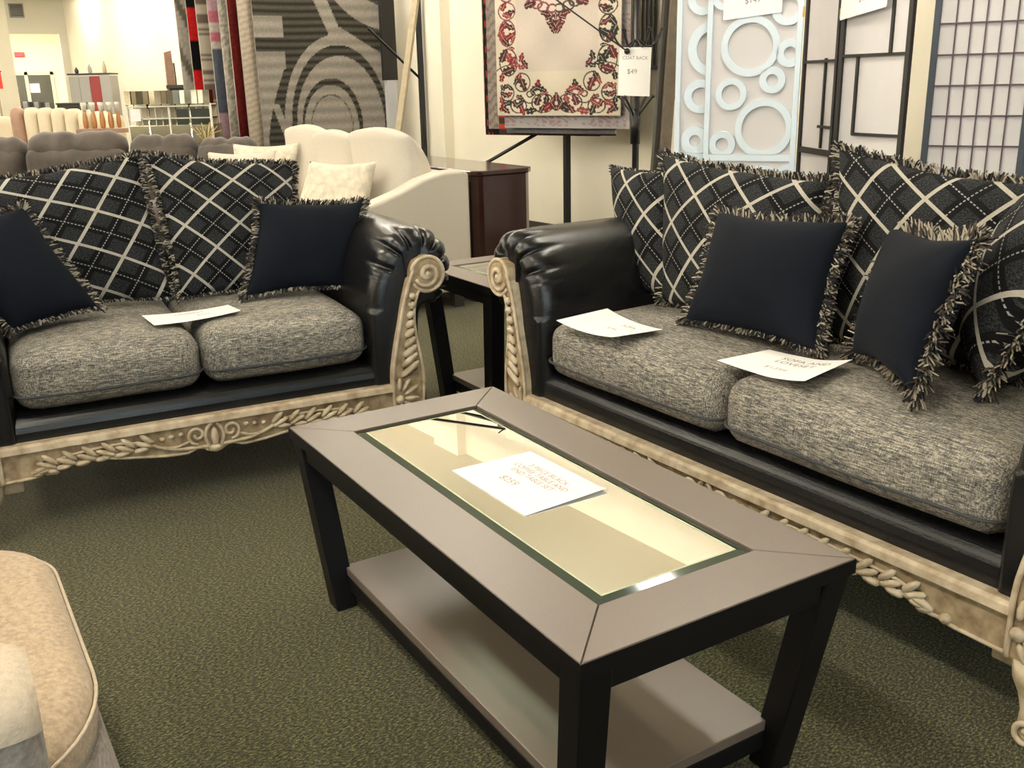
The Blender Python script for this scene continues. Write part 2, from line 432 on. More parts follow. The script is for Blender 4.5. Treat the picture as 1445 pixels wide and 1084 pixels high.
def paper_sign(name, label, TL, TR, BR, BL, lines, curl=None, thick=0.0009, group=None, cat='sign'):
    """paper sheet as a thin closed solid between four corners; lines: (text, size, y in 0..1 from top, x in 0..1)"""
    TL, TR, BR, BL = [Vector(p) for p in (TL, TR, BR, BL)]
    Wd = ((TR - TL).length + (BR - BL).length) / 2; Hd = ((TL - BL).length + (TR - BR).length) / 2
    nrm = (TR - BL).cross(TL - BR).normalized()
    org = (TL + TR + BR + BL) / 4
    def surf(u, v, off=0.0):
        p = TL*(1-u)*(1-v) + TR*u*(1-v) + BR*u*v + BL*(1-u)*v
        h = curl(u, v) if curl else 0.0
        return p + nrm * (h + off) - org
    nu, nv = 14, 10
    mb = MB()
    top = [[surf(i/nu, j/nv, thick) for j in range(nv+1)] for i in range(nu+1)]
    bot = [[surf(i/nu, j/nv, 0) for j in range(nv+1)] for i in range(nu+1)]
    mb.grid(top); mb.grid(bot)
    for a, b in ((0, None), (nu, None), (None, 0), (None, nv)):
        if a is not None: mb.grid([top[a], bot[a]])
        else: mb.grid([[r[b] for r in top], [r[b] for r in bot]])
    o = mb.build(name, MT['paper'], weld=True, smooth=False)
    o.location = org; tag(o, label, cat, group)
    for txt, size, vy, ux, ink in lines:
        text_mesh(txt, size, lambda x, y, vy=vy, ux=ux: surf(ux + x / Wd, vy - y / Hd, thick + 0.0006), MT[ink], o)
    return o

# ================================================================== SETTING
def slab(name, x0, x1, y0, y1, z0, z1, mat):
    return struct(MB().box(x0, x1, y0, y1, z0, z1).build(name, mat))
slab('floor', -8, 7, -5, 40, -0.1, 0, MT['carpet'])
slab('ceiling', -8, 7, -5, 22.2, 3.3, 3.4, MT['ceiling'])
# right wall: x = 4.59 - 0.08 (y - 6.9)
def wx(y): return 4.59 - 0.08 * (y - 6.9)
w = MB(); w.prism([(wx(-5), -5), (wx(-5) + 0.2, -5), (wx(22.4) + 0.2, 22.4), (wx(22.4), 22.4)], 2, 0, 3.3)
struct(w.build('wall_right', MT['wall']))
w = MB(); w.prism([(wx(-5) - 0.012, -5), (wx(-5), -5), (wx(22.2), 22.2), (wx(22.2) - 0.012, 22.2)], 2, 0, 0.10)
struct(w.build('baseboard_right', MT['base'], bevel=0.003))
# shallow pilaster on the right wall between the two rug racks
w = MB(); w.prism([(wx(8.3) - 0.10, 8.3), (wx(8.3), 8.3), (wx(8.75), 8.75), (wx(8.75) - 0.10, 8.75)], 2, 0, 3.3)
struct(w.build('trim_1', MT['wall']))
slab('wall_left', -8.1, -8, -5, 22.2, 0, 3.3, MT['wall'])
# wall behind the photographer: shop front with windows
f = MB(); f.box(-8, 7, -4.35, -4.25, 0, 0.45); f.box(-8, 7, -4.35, -4.25, 2.65, 3.3)
for a, b in ((-8, -6.3), (-3.5, -3.1), (-0.3, 0.1), (2.9, 7)): f.box(a, b, -4.35, -4.25, 0.45, 2.65)
struct(f.build('wall_front', MT['wall']))
for i, x0 in enumerate((-6.3, -3.1, 0.1)):
    g = MB(); x1 = x0 + 2.8
    for a, b, c, d in ((x0, x0+.05, .45, 2.65), (x1-.05, x1, .45, 2.65), (x0+.05, x1-.05, .45, .5), (x0+.05, x1-.05, 2.6, 2.65), (x0+1.38, x0+1.42, .5, 2.6)):
        g.box(a, b, -4.33, -4.27, c, d)
    o = struct(g.build('window_%d' % (i+1), MT['blackmetal'])); 
    MB().box(x0+.05, x1-.05, -4.303, -4.297, .5, 2.6).build('pane', MT['clear'], o)
# end of the shop: wall with an opening, soffit above it
slab('wall_end', -8, 2.33, 22.2, 22.35, 0, 3.3, MT['wall'])
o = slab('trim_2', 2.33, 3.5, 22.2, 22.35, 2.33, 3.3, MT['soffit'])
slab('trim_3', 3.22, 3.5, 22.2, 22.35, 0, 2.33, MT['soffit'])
# passage beyond the opening and the far wall with a glazed door
slab('wall_passage', 1.9, 2.0, 22.35, 36.2, 0, 3.0, MT['wall'])
w = MB(); w.prism([(3.5, 22.35), (3.6, 22.35), (5.6, 36.2), (5.5, 36.2)], 2, 0, 3.0)
struct(w.build('wall_passage_right', MT['wall']))
slab('ceiling_passage', 1.9, 5.7, 22.35, 36.3, 3.0, 3.1, MT['ceiling'])
slab('wall_far', 1.9, 5.7, 36.1, 36.25, 0, 3.0, MT['wall'])
d = MB(); 
for a, b, c, e in ((3.60, 3.70, 0, 1.86), (4.02, 4.12, 0, 1.86), (4.78, 4.88, 0, 1.86), (3.60, 4.88, 1.76, 1.86)): d.box(a, b, 36.03, 36.1, c, e)
d.box(3.7, 4.02, 36.05, 36.1, 0, 0.6); d.box(4.12, 4.78, 36.05, 36.1, 0, 0.3)
dr = struct(d.build('door_1', MT['soffit']))
MB().box(3.7, 4.02, 36.06, 36.08, .6, 1.76).build('pane', MT['darkglass'], dr)
MB().box(4.12, 4.78, 36.06, 36.08, .3, 1.76).build('pane', MT['darkglass'], dr)
paper_sign('door_notice', 'white printed notice taped on the far glass door', (4.14, 36.04, 1.50), (4.42, 36.04, 1.50), (4.42, 36.04, 1.22), (4.14, 36.04, 1.22), [], cat='notice')
t = thing('exit_sign', 'red lit exit sign on the white wall above the far door', 'sign', (3.98, 36.05, 2.3))
MB().box(-.14, .14, -.03, .03, 0, .15).build('sign_box', MT['red'], t, bevel=.005)
text_mesh('EXIT', 0.12, lambda x, y: Vector((x, -.034, .075 + y)), plain('exit_letters', (.25, .2, .6), .5), t)
t = thing('air_vent', 'grey louvred air vent high on the soffit at the far end', 'vent', (2.52, 22.2, 2.62))
v = MB()
for a, b, c, e in ((-.13, -.11, 0, .26), (.11, .13, 0, .26), (-.13, .13, 0, .02), (-.13, .13, .24, .26)): v.box(a, b, -.03, 0, c, e)
v.build('frame', MT['greypanel'], t)
for k in range(8): MB().hexa([(-.11, -.02, .025+k*.027), (.11, -.02, .025+k*.027), (.11, -.005, .035+k*.027), (-.11, -.005, .035+k*.027)], [(-.11, -.02, .03+k*.027), (.11, -.02, .03+k*.027), (.11, -.005, .04+k*.027), (-.11, -.005, .04+k*.027)]).build('slat', MT['greypanel'], t)
MB().box(-.13, .13, -.004, 0, 0, .26).build('backing', MT['base'], t)

# fluorescent strip lights hanging below the ceiling
def strip_light(x, y, z=2.95, L=1.25, label='white fluorescent strip light hanging near the ceiling'):
    t = thing('strip_light', label, 'light', (x, y, z), 0, 'fluorescent strip lights under the ceiling')
    MB().box(-.10, .10, -L/2, L/2, .03, .07).build('housing', MT['white'], t, bevel=.004)
    for s in (-.06, .06):
        MB().tube([(s, -L/2+.02, .0), (s, L/2-.02, .0)], .02, 8).build('tube', MT['tube'], t)
    for s in (-L/2+.02, L/2-.02): MB().box(-.09, .09, s-.01, s+.01, -.02, .03).build('end_cap', MT['white'], t)
    for s in (-L/3, L/3): MB().tube([(0, s, .07), (0, s, (3.3 if y < 22 else 3.0) - z)], .004, 6).build('rod', MT['blackmetal'], t)
    return t
for x in (-6.9, -3.6, -0.3):
    for y in ((-2.0, 1.3, 4.6, 7.9, 11.2, 14.5, 17.8) if x > -3 else (1.3, 4.6, 7.9, 11.2, 14.5, 17.8)):
        strip_light(x, y, L=2.2)
strip_light(2.75, 20.3, 2.93, label='white fluorescent strip light nearest the far soffit')
for y in (23.8, 26.2, 28.6, 31.0, 33.4): [strip_light(x, y, 2.90, L=2.0, label='white fluorescent strip light in the passage beyond the soffit') for x in (2.4, 2.9, 3.4)]  # added lamps, hidden by the soffit, to whiten the passage
for (x, y) in ((3.0, 2.6), (3.0, 5.6), (3.05, 8.4), (3.0, 10.6), (2.9, 12.8), (2.8, 15.0), (2.7, 17.6)): strip_light(x, y, L=1.8, label='white fluorescent strip light in the row close to the rug wall')  # extra unseen row, added to brighten the right wall

# ================================================================== COFFEE TABLE
def slope_leg(top, bot, wt, wb, zt, zb):
    (tx, ty), (bx, by) = top, bot
    mb = MB(); a, b = wt/2, wb/2
    mb.hexa([(bx-b, by-b, zb), (bx+b, by-b, zb), (bx+b, by+b, zb), (bx-b, by+b, zb)],
            [(tx-a, ty-a, zt), (tx+a, ty-a, zt), (tx+a, ty+a, zt), (tx-a, ty+a, zt)])
    return mb
def make_table(name, label, loc, W, L, H, fw, shelf_z, group=None, rz=0):
    t = thing(name, label, 'table', loc, rz, group)
    a, b = W/2, L/2; ia, ib = a - fw, b - fw; th = 0.028
    # four mitred rails of the top
    Q = [((-a,-b),(a,-b),(ia,-ib),(-ia,-ib)), ((a,-b),(a,b),(ia,ib),(ia,-ib)), ((a,b),(-a,b),(-ia,ib),(ia,ib)), ((-a,b),(-a,-b),(-ia,-ib),(-ia,ib))]
    for q in Q:
        c = np.mean(q, axis=0); e = []
        for p in q:
            d = np.array(p) - c; e.append(tuple(c + d * (1 - 0.0012 / np.linalg.norm(d))))
        MB().hexa([(x, y, H-th) for x, y in e], [(x, y, H) for x, y in e]).build('top_rail', MT['laminate'], t, bevel=.0012, seg=1)
    for sx in (-1, 1):
        for sy in (-1, 1):
            s = MB(); s.hexa([(sx*a*.999, sy*b*.999, H-th+.001), (sx*a*.999+.001, sy*b*.999, H-th+.001), (sx*ia+.001, sy*ib, H-th+.001), (sx*ia, sy*ib, H-th+.001)],
                   [(sx*a*.999, sy*b*.999, H-.001), (sx*a*.999+.001, sy*b*.999, H-.001), (sx*ia+.001, sy*ib, H-.001), (sx*ia, sy*ib, H-.001)])
            s.build('mitre_seam', MT['seam'], t)
    # dark edge banding round the top
    e = MB(); ed = .0015
    e.box(-a-ed, a+ed, -b-ed, -b, H-th, H-.0015); e.box(-a-ed, a+ed, b, b+ed, H-th, H-.0015); e.box(-a-ed, -a, -b, b, H-th, H-.0015); e.box(a, a+ed, -b, b, H-th, H-.0015)
    e.build('edge_band', MT['blackwood'], t)
    # glass inset with bevelled rim, a step below the frame
    gz = H - .002; bw = .020; ga, gb = ia - .002, ib - .002
    g = MB()
    g.add([(-ga+bw, -gb+bw, gz), (ga-bw, -gb+bw, gz), (ga-bw, gb-bw, gz), (-ga+bw, gb-bw, gz)], [(0, 1, 2, 3)])
    g.build('glass_panel', MT['glass'], t)
    bv = MB()
    inn = [(-ga+bw, -gb+bw), (ga-bw, -gb+bw), (ga-bw, gb-bw), (-ga+bw, gb-bw)]; out = [(-ga, -gb), (ga, -gb), (ga, gb), (-ga, gb)]
    for i in range(4):
        j = (i+1) % 4
        bv.add([(*inn[i], gz), (*inn[j], gz), (*out[j], gz-.004), (*out[i], gz-.004)], [(0, 1, 2, 3)])
    bv.build('glass_bevel', MT['bevel'], t)
    ar = MB(); i2 = [(x*(1-.0035/abs(x)), y*(1-.0035/abs(y))) for x, y in inn]
    for i in range(4):
        j = (i+1) % 4
        ar.add([(*i2[i], gz+.0002), (*i2[j], gz+.0002), (*inn[j], gz+.0002), (*inn[i], gz+.0002)], [(0, 1, 2, 3)])
    ar.build('glass_arris', MT['arris'], t)
    r = MB()
    for i in range(4):
        j = (i+1) % 4
        r.add([(*out[i], gz-.004), (*out[j], gz-.004), (*out[j], H-.012), (*out[i], H-.012)], [(0, 1, 2, 3)])
    r.build('glass_edge', MT['glassedge'], t)
    lip = MB()
    for x0, x1, y0, y1 in ((-ia, ia, -ib, -ib+.012), (-ia, ia, ib-.012, ib), (-ia, -ia+.012, -ib+.012, ib-.012), (ia-.012, ia, -ib+.012, ib-.012)):
        lip.box(x0, x1, y0, y1, H-.022, H-.0125)
    lip.build('glass_ledge', MT['blackwood'], t)
    # aprons
    ap = .045
    for x0, x1, y0, y1 in ((-a+.055, a-.055, -b+.014, -b+.034), (-a+.055, a-.055, b-.034, b-.014), (-a+.014, -a+.034, -b+.055, b-.055), (a-.034, a-.014, -b+.055, b-.055)):
        MB().box(x0, x1, y0, y1, H-th-ap, H-th).build('apron', MT['blackwood'], t, bevel=.002, seg=1)
    lw = .058; it = .033; ibx = .065; iby = .105
    for sx in (-1, 1):
        for sy in (-1, 1):
            slope_leg((sx*(a-it), sy*(b-it)), (sx*(a-ibx), sy*(b-iby)), lw, lw*.95, H-th, 0).build('leg', MT['blackwood'], t, bevel=.003, seg=1)
    sa, sb = a - .075, b - .10
    MB().box(-sa, sa, -sb, sb, shelf_z-.022, shelf_z).build('shelf', MT['laminate'], t, bevel=.0015, seg=1)
    for x0, x1, y0, y1 in ((-sa, sa, -sb, -sb+.018), (-sa, sa, sb-.018, sb), (-sa, -sa+.018, -sb+.018, sb-.018), (sa-.018, sa, -sb+.018, sb-.018)):
        MB().box(x0, x1, y0, y1, shelf_z-.062, shelf_z-.0225).build('shelf_rail', MT['blackwood'], t, bevel=.002, seg=1)
    return t
make_table('coffee_table', 'large dark coffee table with glass top and lower shelf in the middle of the carpet', (.996, 1.604, 0), .576, 1.22, .456, .119, .105)
make_table('end_table', 'dark square glass-topped end table in the gap between the two leather sofas', (1.98, 3.215, 0), .56, .57, .56, .10, .12)
paper_sign('price_sign', 'white price sheet for a three piece table set on the glass coffee table', (1.104, 1.742, .4545), (1.112, 1.469, .4545), (.91, 1.46, .4545), (.904, 1.743, .4545),
           [('3 PIECE BLACK', .021, .24, .5, 'redink'), ('COFFEE TABLE AND', .021, .345, .5, 'redink'), ('END TABLE SET', .021, .45, .5, 'redink'), ('$259', .028, .66, .42, 'redink')],
           curl=lambda u, v: .0001 + .005*(max(0, u-.9)/.1)**2*(1-v), cat='sign')

# ================================================================== SOFAS
def leather_arm_profile():
    P = [(-.062,.17),(-.062,.35),(-.062,.48),(-.055,.58),(-.036,.65),(-.004,.715),(.035,.762),(.08,.785),(.13,.792),(.18,.780),(.222,.745),(.248,.695),(.255,.64),(.245,.588),(.22,.548),(.18,.527),(.145,.525),(.128,.50),(.122,.43),(.130,.34),(.140,.26),(.140,.17)]
    # Catmull-Rom resample
    out = []
    n = len(P)
    for i in range(n-1):
        p0 = P[max(i-1, 0)]; p1 = P[i]; p2 = P[i+1]; p3 = P[min(i+2, n-1)]
        for k in range(12):
            t = k/12
            out.append(tuple(.5*((2*p1[j]) + (-p0[j]+p2[j])*t + (2*p0[j]-5*p1[j]+4*p2[j]-p3[j])*t*t + (-p0[j]+3*p1[j]-3*p2[j]+p3[j])*t**3) for j in (0, 1)))
    out.append(P[-1]); return np.array(out)
ARM = leather_arm_profile()
def arm_mesh(hw, sgn, depth=.92):
    prof = ARM; n = len(prof)
    d = np.gradient(prof, axis=0); nr = np.stack([d[:, 1], -d[:, 0]], 1); nr /= np.linalg.norm(nr, axis=1)[:, None]  # points inward to the solid
    # angle round the roll centre for the pleats
    ang = np.arctan2(prof[:, 1] - .64, prof[:, 0] - .12)
    roll = (prof[:, 1] > .535)
    ys = [.018, .019, .022, .03, .042, .058, .078, .10, .13, .17, .25, .4, .6, depth-.03, depth-.01, depth]
    P = []
    for y in ys:
        R_ = .055
        ins = R_ * (1 - sqrt(max(0, 1 - ((R_ - (y-.018)) / R_) ** 2))) if y - .018 < R_ else 0
        if y > depth - .03: ins = .02 * (y - depth + .03) / .03
        pa = .020 * max(0, 1 - abs(y-.05) / .09)
        ds = np.min(np.abs(ang[:, None] - np.radians(np.array((-62, -34, -6, 22, 50, 78, 106, 134, 162, 186)))[None]), axis=1)
        cr_ = np.exp(-(ds/.055)**2); puff = np.cos(np.clip(ds/.25, 0, 1)*pi/2)
        pl = np.where(roll, pa * (cr_ * .75 + puff * .25), 0)
        off = ins + pl
        lim = np.where(prof[:, 1] < .53, .5, 1.0)
        q = prof + nr * (off * lim)[:, None] * 1.0
        yy = y + np.where(roll, .014 * cr_ * max(0, 1 - (y-.018)/.06), 0) if y < .08 else np.full(n, y)
        P.append(np.stack([sgn * (hw + q[:, 0]), yy * np.ones(n), q[:, 1]], 1))
    mb = MB(); mb.grid(np.array(P))
    # end caps as ngons
    for e in (0, -1):
        mb.add(P[e], [tuple(range(n))])
    return mb
def bez(P, n=24):
    P = [np.array(p, float) for p in P]; out = []
    for i in range(len(P)-1):
        p0 = P[max(i-1, 0)]; p1 = P[i]; p2 = P[i+1]; p3 = P[min(i+2, len(P)-1)]
        for k in range(n):
            t = k/n; out.append(.5*((2*p1) + (-p0+p2)*t + (2*p0-5*p1+4*p2-p3)*t*t + (-p0+3*p1-3*p2+p3)*t**3))
    out.append(P[-1]); return out
def spiral(c, r0, turns, a0, n=40, k=.82):
    return [(c[0] + r0*(1-k*i/n)*cos(a0 + turns*2*pi*i/n), c[1] + r0*(1-k*i/n)*sin(a0 + turns*2*pi*i/n)) for i in range(n+1)]
def front(pts, y): return [(p[0], y, p[1]) for p in pts]

def make_post(hw, s, t):
    inn = bez([(-.002,.165),(-.002,.30),(.012,.39),(.032,.476),(.050,.55),(.070,.612),(.088,.655)], 6)
    out = bez([(.107,.165),(.112,.22),(.116,.29),(.108,.36),(.098,.418),(.092,.475),(.094,.53),(.108,.578),(.125,.60)], 6)
    m = 30
    rs = lambda L: [L[int(round(i*(len(L)-1)/m))] for i in range(m+1)]
    A, B = rs(inn), rs(out)
    X = lambda u: s * (hw + u)
    mb = MB(); F = []; K = []
    for a, b in zip(A, B):
        F.append([(X(a[0]), -.001, a[1]), (X(a[0]*.5+b[0]*.5), -.004, (a[1]+b[1])/2), (X(b[0]), -.001, b[1])])
        K.append([(X(a[0]), .03, a[1]), (X(a[0]*.5+b[0]*.5), .03, (a[1]+b[1])/2), (X(b[0]), .03, b[1])])
    mb.grid(F, 1); mb.grid(K); mb.grid([[f[0], k[0]] for f, k in zip(F, K)]); mb.grid([[f[2], k[2]] for f, k in zip(F, K)])
    mb.grid([F[0], K[0]]); mb.grid([F[-1], K[-1]])
    # scroll disc
    c = (.142, .641); n = 28
    ring = [(X(c[0] + .062*cos(2*pi*k/n)), c[1] + .062*sin(2*pi*k/n)) for k in range(n)]
    ring = ring if s > 0 else ring[::-1]
    mb.prism(ring, 1, -.006, .03, 1)
    post = mb.build('arm_post', [MT['wood'], MT['woodfield']], t)
    # raised rims
    r = MB()
    edge = [(X(p[0]+.004), p[1]) for p in A] + [(X(c[0] + .058*cos(a)), c[1] + .058*sin(a)) for a in np.linspace(radians(158), radians(-150), 30)]
    r.tube(front(edge, -.006), .0065, 6, flat=(1, .9))
    r.tube(front([(X(p[0]-.004), p[1]) for p in B[:-1]], -.006), .0055, 6)
    sp = [(X(p[0]), p[1]) for p in spiral(c, .044, 1.35, radians(200), 40, .85)]
    r.tube(front(sp, -.009), [.007 + .003*i/40 for i in range(41)], 6, flat=(1, .8))
    r.blob((X(c[0]), -.008, c[1]), (.012, .010, .012))
    r.build('scroll_rim', MT['wood'], post, smooth=True)
    # slanting gadroons up the column, acanthus fan at its foot
    g = MB(); wx_ = MB()
    for k in range(9):
        z = .325 + k*.031; f = (z-.165)/(.655-.165); i = min(m, int(f*m)); a, b = A[i], B[i]; uc = (a[0]+b[0])/2; wdt = (b[0]-a[0])
        g.blob((X(uc+.002), -.008, z), (wdt*.42, .012, .0135), s*radians(36))
        wx_.blob((X(uc+.002), -.0045, z-.017), (wdt*.36, .004, .004), s*radians(28), nv=3)
    for k, an in enumerate((-62, -40, -18, 4, 26, 48)):
        L = .050 - .004*abs(k-2); ca = radians(90 + an*1.0)
        cx, cz = .012 + (L)*cos(radians(72-an)), .215 + L*sin(radians(52-an))*.9
        cx = .018 + L*cos(radians(85 - k*30)); cz = .225 + L*1.15*sin(radians(85 - k*30))
        g.blob((X(cx), -.008, cz), (L*.62, .010, .0085), (s*radians(85 - k*30)) if s > 0 else pi - radians(85 - k*30))
    g.blob((X(.02), -.009, .222), (.016, .012, .016))
    g.build('carving', MT['wood'], post, smooth=True)
    wx_.build('groove_strip', MT['darkstrip'], post, smooth=True)['kind'] = 'stuff'
    return post

LOWP = [(-.62,.165),(-.52,.168),(-.502,.170),(-.498,.184),(-.487,.171),(-.465,.177),(-.424,.191),(-.383,.194),(-.32,.190),(-.267,.18),(-.148,.163),(-.086,.160),(-.045,.176),(-.022,.160),(0,.153)]
def make_rail(hw, t):
    k = hw/.6
    pts = [(p[0]*k if p[0] < -.1 else p[0], p[1]) for p in LOWP]
    pts = pts + [(-p[0], p[1]) for p in pts[:-1][::-1]]
    xs = np.linspace(-hw, hw, int(160*k)); px = [p[0] for p in pts]; pz = [p[1] for p in pts]
    zl = np.interp(xs, px, pz)
    mb = MB()
    F = [[(x, .0, z), (x, .002, .262)] for x, z in zip(xs, zl)]; K = [[(x, .028, z), (x, .028, .262)] for x, z in zip(xs, zl)]
    mb.grid(F, 1); mb.grid(K); mb.grid([[f[0], q[0]] for f, q in zip(F, K)]); mb.grid([[f[1], q[1]] for f, q in zip(F, K)])
    mb.grid([F[0], K[0]]); mb.grid([F[-1], K[-1]])
    rail = mb.build('front_rail', [MT['wood'], MT['woodfield']], t)
    m = MB(); m.prism([(-.012, .252), (.04, .252), (.04, .274), (.0, .276), (-.008, .270)], 0, -hw, hw); m.build('rail_moulding', MT['wood'], rail, bevel=.002)
    lo = MB(); lo.tube([(x, -.003, z+.004) for x, z in zip(xs[::2], zl[::2])], .005, 6); lo.build('lower_bead', MT['wood'], rail, smooth=True)
    c = MB()
    for s in (-1, 1):
        wxm = MB()
        # C-scrolls by the centre
        sp = spiral((s*.052, .218), .030, 1.3, radians(-90 if s > 0 else -90), 34, .8)
        sp = [(s*.052 + (x - s*.052)*s, z) for x, z in sp]
        c.tube(front(sp, -.006), .0055, 6, flat=(1, .9))
        c.tube(front(bez([(s*.012, .160), (s*.022, .185), (s*.028, .21), (s*.02, .235), (s*.008, .248)], 8), -.006), .006, 6)
        c.tube(front(bez([(s*.02, .176), (s*.06, .178), (s*.11, .182), (s*.16, .196), (s*.19, .212)], 8), -.005), [.0065]*33, 6)
        # running stem
        x1 = s*(hw*.62 + .10)
        st = bez([(s*.07, .205), (s*.12, .190), (s*.18, .204), (s*.235, .226), (s*.31, .232), (x1 - s*.05, .222), (x1, .205)], 8)
        st = [(p[0], p[1]) for p in st]
        c.tube(front(st, -.005), [.0045]*len(st), 6)
        for q in range(3): c.blob((s*(.10+.028*q), -.004, .229 - .003*q), (.009, .008, .007), 0)
        # acanthus leaves along the stem
        nl = int(6 * (hw/.6)); x0 = .20
        for q in range(nl):
            f = q / (nl-1); x = s*(x0 + (abs(x1) - x0)*f); z = .219 - .012*f
            for w_, (dx, dz, rr, an) in enumerate(((0, .013, .028, 42), (.010, -.003, .032, 24), (.020, -.018, .025, -6))):
                c.blob((x + s*dx, -.007, z + dz), (rr, .009, .0095), s*radians(an))
            wxm.blob((x + s*.004, -.003, z + .001), (.022, .005, .0035), s*radians(30), nv=3)
            wxm.blob((x + s*.012, -.003, z - .012), (.020, .005, .0035), s*radians(6), nv=3)
        c.blob((s*(abs(x1)+.025), -.006, .196), (.034, .010, .010), s*radians(-18))
        w0 = wxm.build('groove_strip', MT['darkstrip'], rail, smooth=True); w0['kind'] = 'stuff'
        # small leaf knob on the lower edge
        c.blob((s*.505*k, -.004, .182), (.014, .012, .012)); c.blob((s*.47*k, -.004, .184), (.022, .012, .011), s*radians(20))
    c.blob((0, -.008, .205), (.012, .010, .034)); c.blob((0, -.008, .168), (.02, .010, .014))
    c.build('carving', MT['wood'], rail, smooth=True)

def make_foot(x, y, s, t):
    mb = MB(); pr = []
    for z, w_, off in ((0, .028, .014), (.012, .036, .016), (.035, .036, .014), (.06, .030, .006), (.09, .034, .0), (.12, .046, -.004), (.165, .052, -.004)):
        pr.append([(x + s*off + w_*cos(a), y - off*.8 + w_*sin(a), z) for a in np.linspace(0, 2*pi, 13)[:-1]])
    mb.grid([r + [r[0]] for r in pr]); mb.add(pr[0], [tuple(range(12))]); mb.add(pr[-1], [tuple(range(12))])
    mb.tube(front(spiral((x + s*.012, .028), .026, 1.1, radians(90), 20, .7), y - .05), .006, 6)
    mb.build('foot', MT['wood'], t, smooth=True, weld=True)

def make_sofa(name, label, loc, rz, hw, depth=.92):
    t = thing(name, label, 'sofa', (loc[0], loc[1], 0), rz)
    make_rail(hw, t)
    for s in (-1, 1):
        make_post(hw, s, t)
        arm_mesh(hw, s, depth).build('armrest', MT['leather'], t, smooth=True, weld=True)
        make_foot(s*(hw+.055), .03, s, t); make_foot(s*(hw+.055), depth-.06, s, t)
        mb = MB(); mb.box(s*(hw+.02) - .07, s*(hw+.02) + .07, .035, .10, .12, .19); mb.build('corner_block', MT['wood'], t, bevel=.006)
    # leather seat platform with a rounded front edge
    pr = [(.030, .255), (.030, .30), (.036, .325), (.055, .343), (.085, .350), (depth-.05, .350), (depth-.05, .19), (.06, .19), (.045, .25)]
    mb = MB(); mb.prism(pr, 0, -hw-.03, hw+.03); mb.build('seat_platform', MT['leather'], t, bevel=.01)
    # back frame
    mb = MB(); mb.prism([(.70, .30), (.74, .62), (.80, .70), (.87, .70), (depth, .64), (depth, .18), (.72, .18)], 0, -hw-.03, hw+.03); mb.build('backrest', MT['leather'], t, bevel=.03, seg=3)
    cw = hw - .060
    for k, s in enumerate((-1, 1)):
        cu = rounded_box((s*cw/2, .405, .441), (cw/2-.003, .375, .090), .062, 13, (.016, .022), wob=.003, seed=k+int(hw*100)).build('seat_cushion', MT['tweed'], t, smooth=True, weld=True)
        for zz in (.405,):
            hx, hy = cw/2-.001, .3765; r = .062; pts = []
            for (cx_, cy_, a0) in ((1, 1, 0), (-1, 1, 90), (-1, -1, 180), (1, -1, 270)):
                for q in range(6):
                    an = radians(a0 + q*18); pts.append((s*cw/2 + cx_*(hx-r) + r*cos(an), .405 + cy_*(hy-r) + r*sin(an) - (.0085 if cy_ < 0 else 0), zz))
            # follow the crowned front
            pts2 = []
            for i in range(len(pts)):
                a, b = Vector(pts[i]), Vector(pts[(i+1) % len(pts)])
                nn = 14 if (a-b).length > .15 else 1
                for q in range(nn):
                    p = a.lerp(b, q/nn); u = (p.x - s*cw/2)/hx
                    if p.y < .1 and abs(u) < .84: p.y = min(p.y, .405 - hy + .0 - .0185*(1-u*u)*.9)
                    pts2.append(p)
            MB().tube(pts2, .0042, 6, closed=True).build('piping', MT['pipe'], cu, smooth=True)
    return t
MT['pipe'] = plain('piping_fabric', (0.045, 0.047, 0.052), 0.8)
LOVE = ((.71, 2.975), radians(-4.4), .60); SOFA = ((1.645, 1.75), radians(-88.1), .822)
make_sofa('loveseat', 'black leather loveseat with grey tweed seat and carved whitewashed frame, facing the coffee table', LOVE[0], LOVE[1], LOVE[2])
make_sofa('sofa', 'long black leather sofa with grey tweed seat behind the coffee table, carved pale rail', SOFA[0], SOFA[1], SOFA[2])
def loc2w(fr, p):
    (ox, oy), a, _ = fr; c, s = cos(a), sin(a)
    return np.array((ox + c*p[0] - s*p[1], oy + s*p[0] + c*p[1], p[2]))

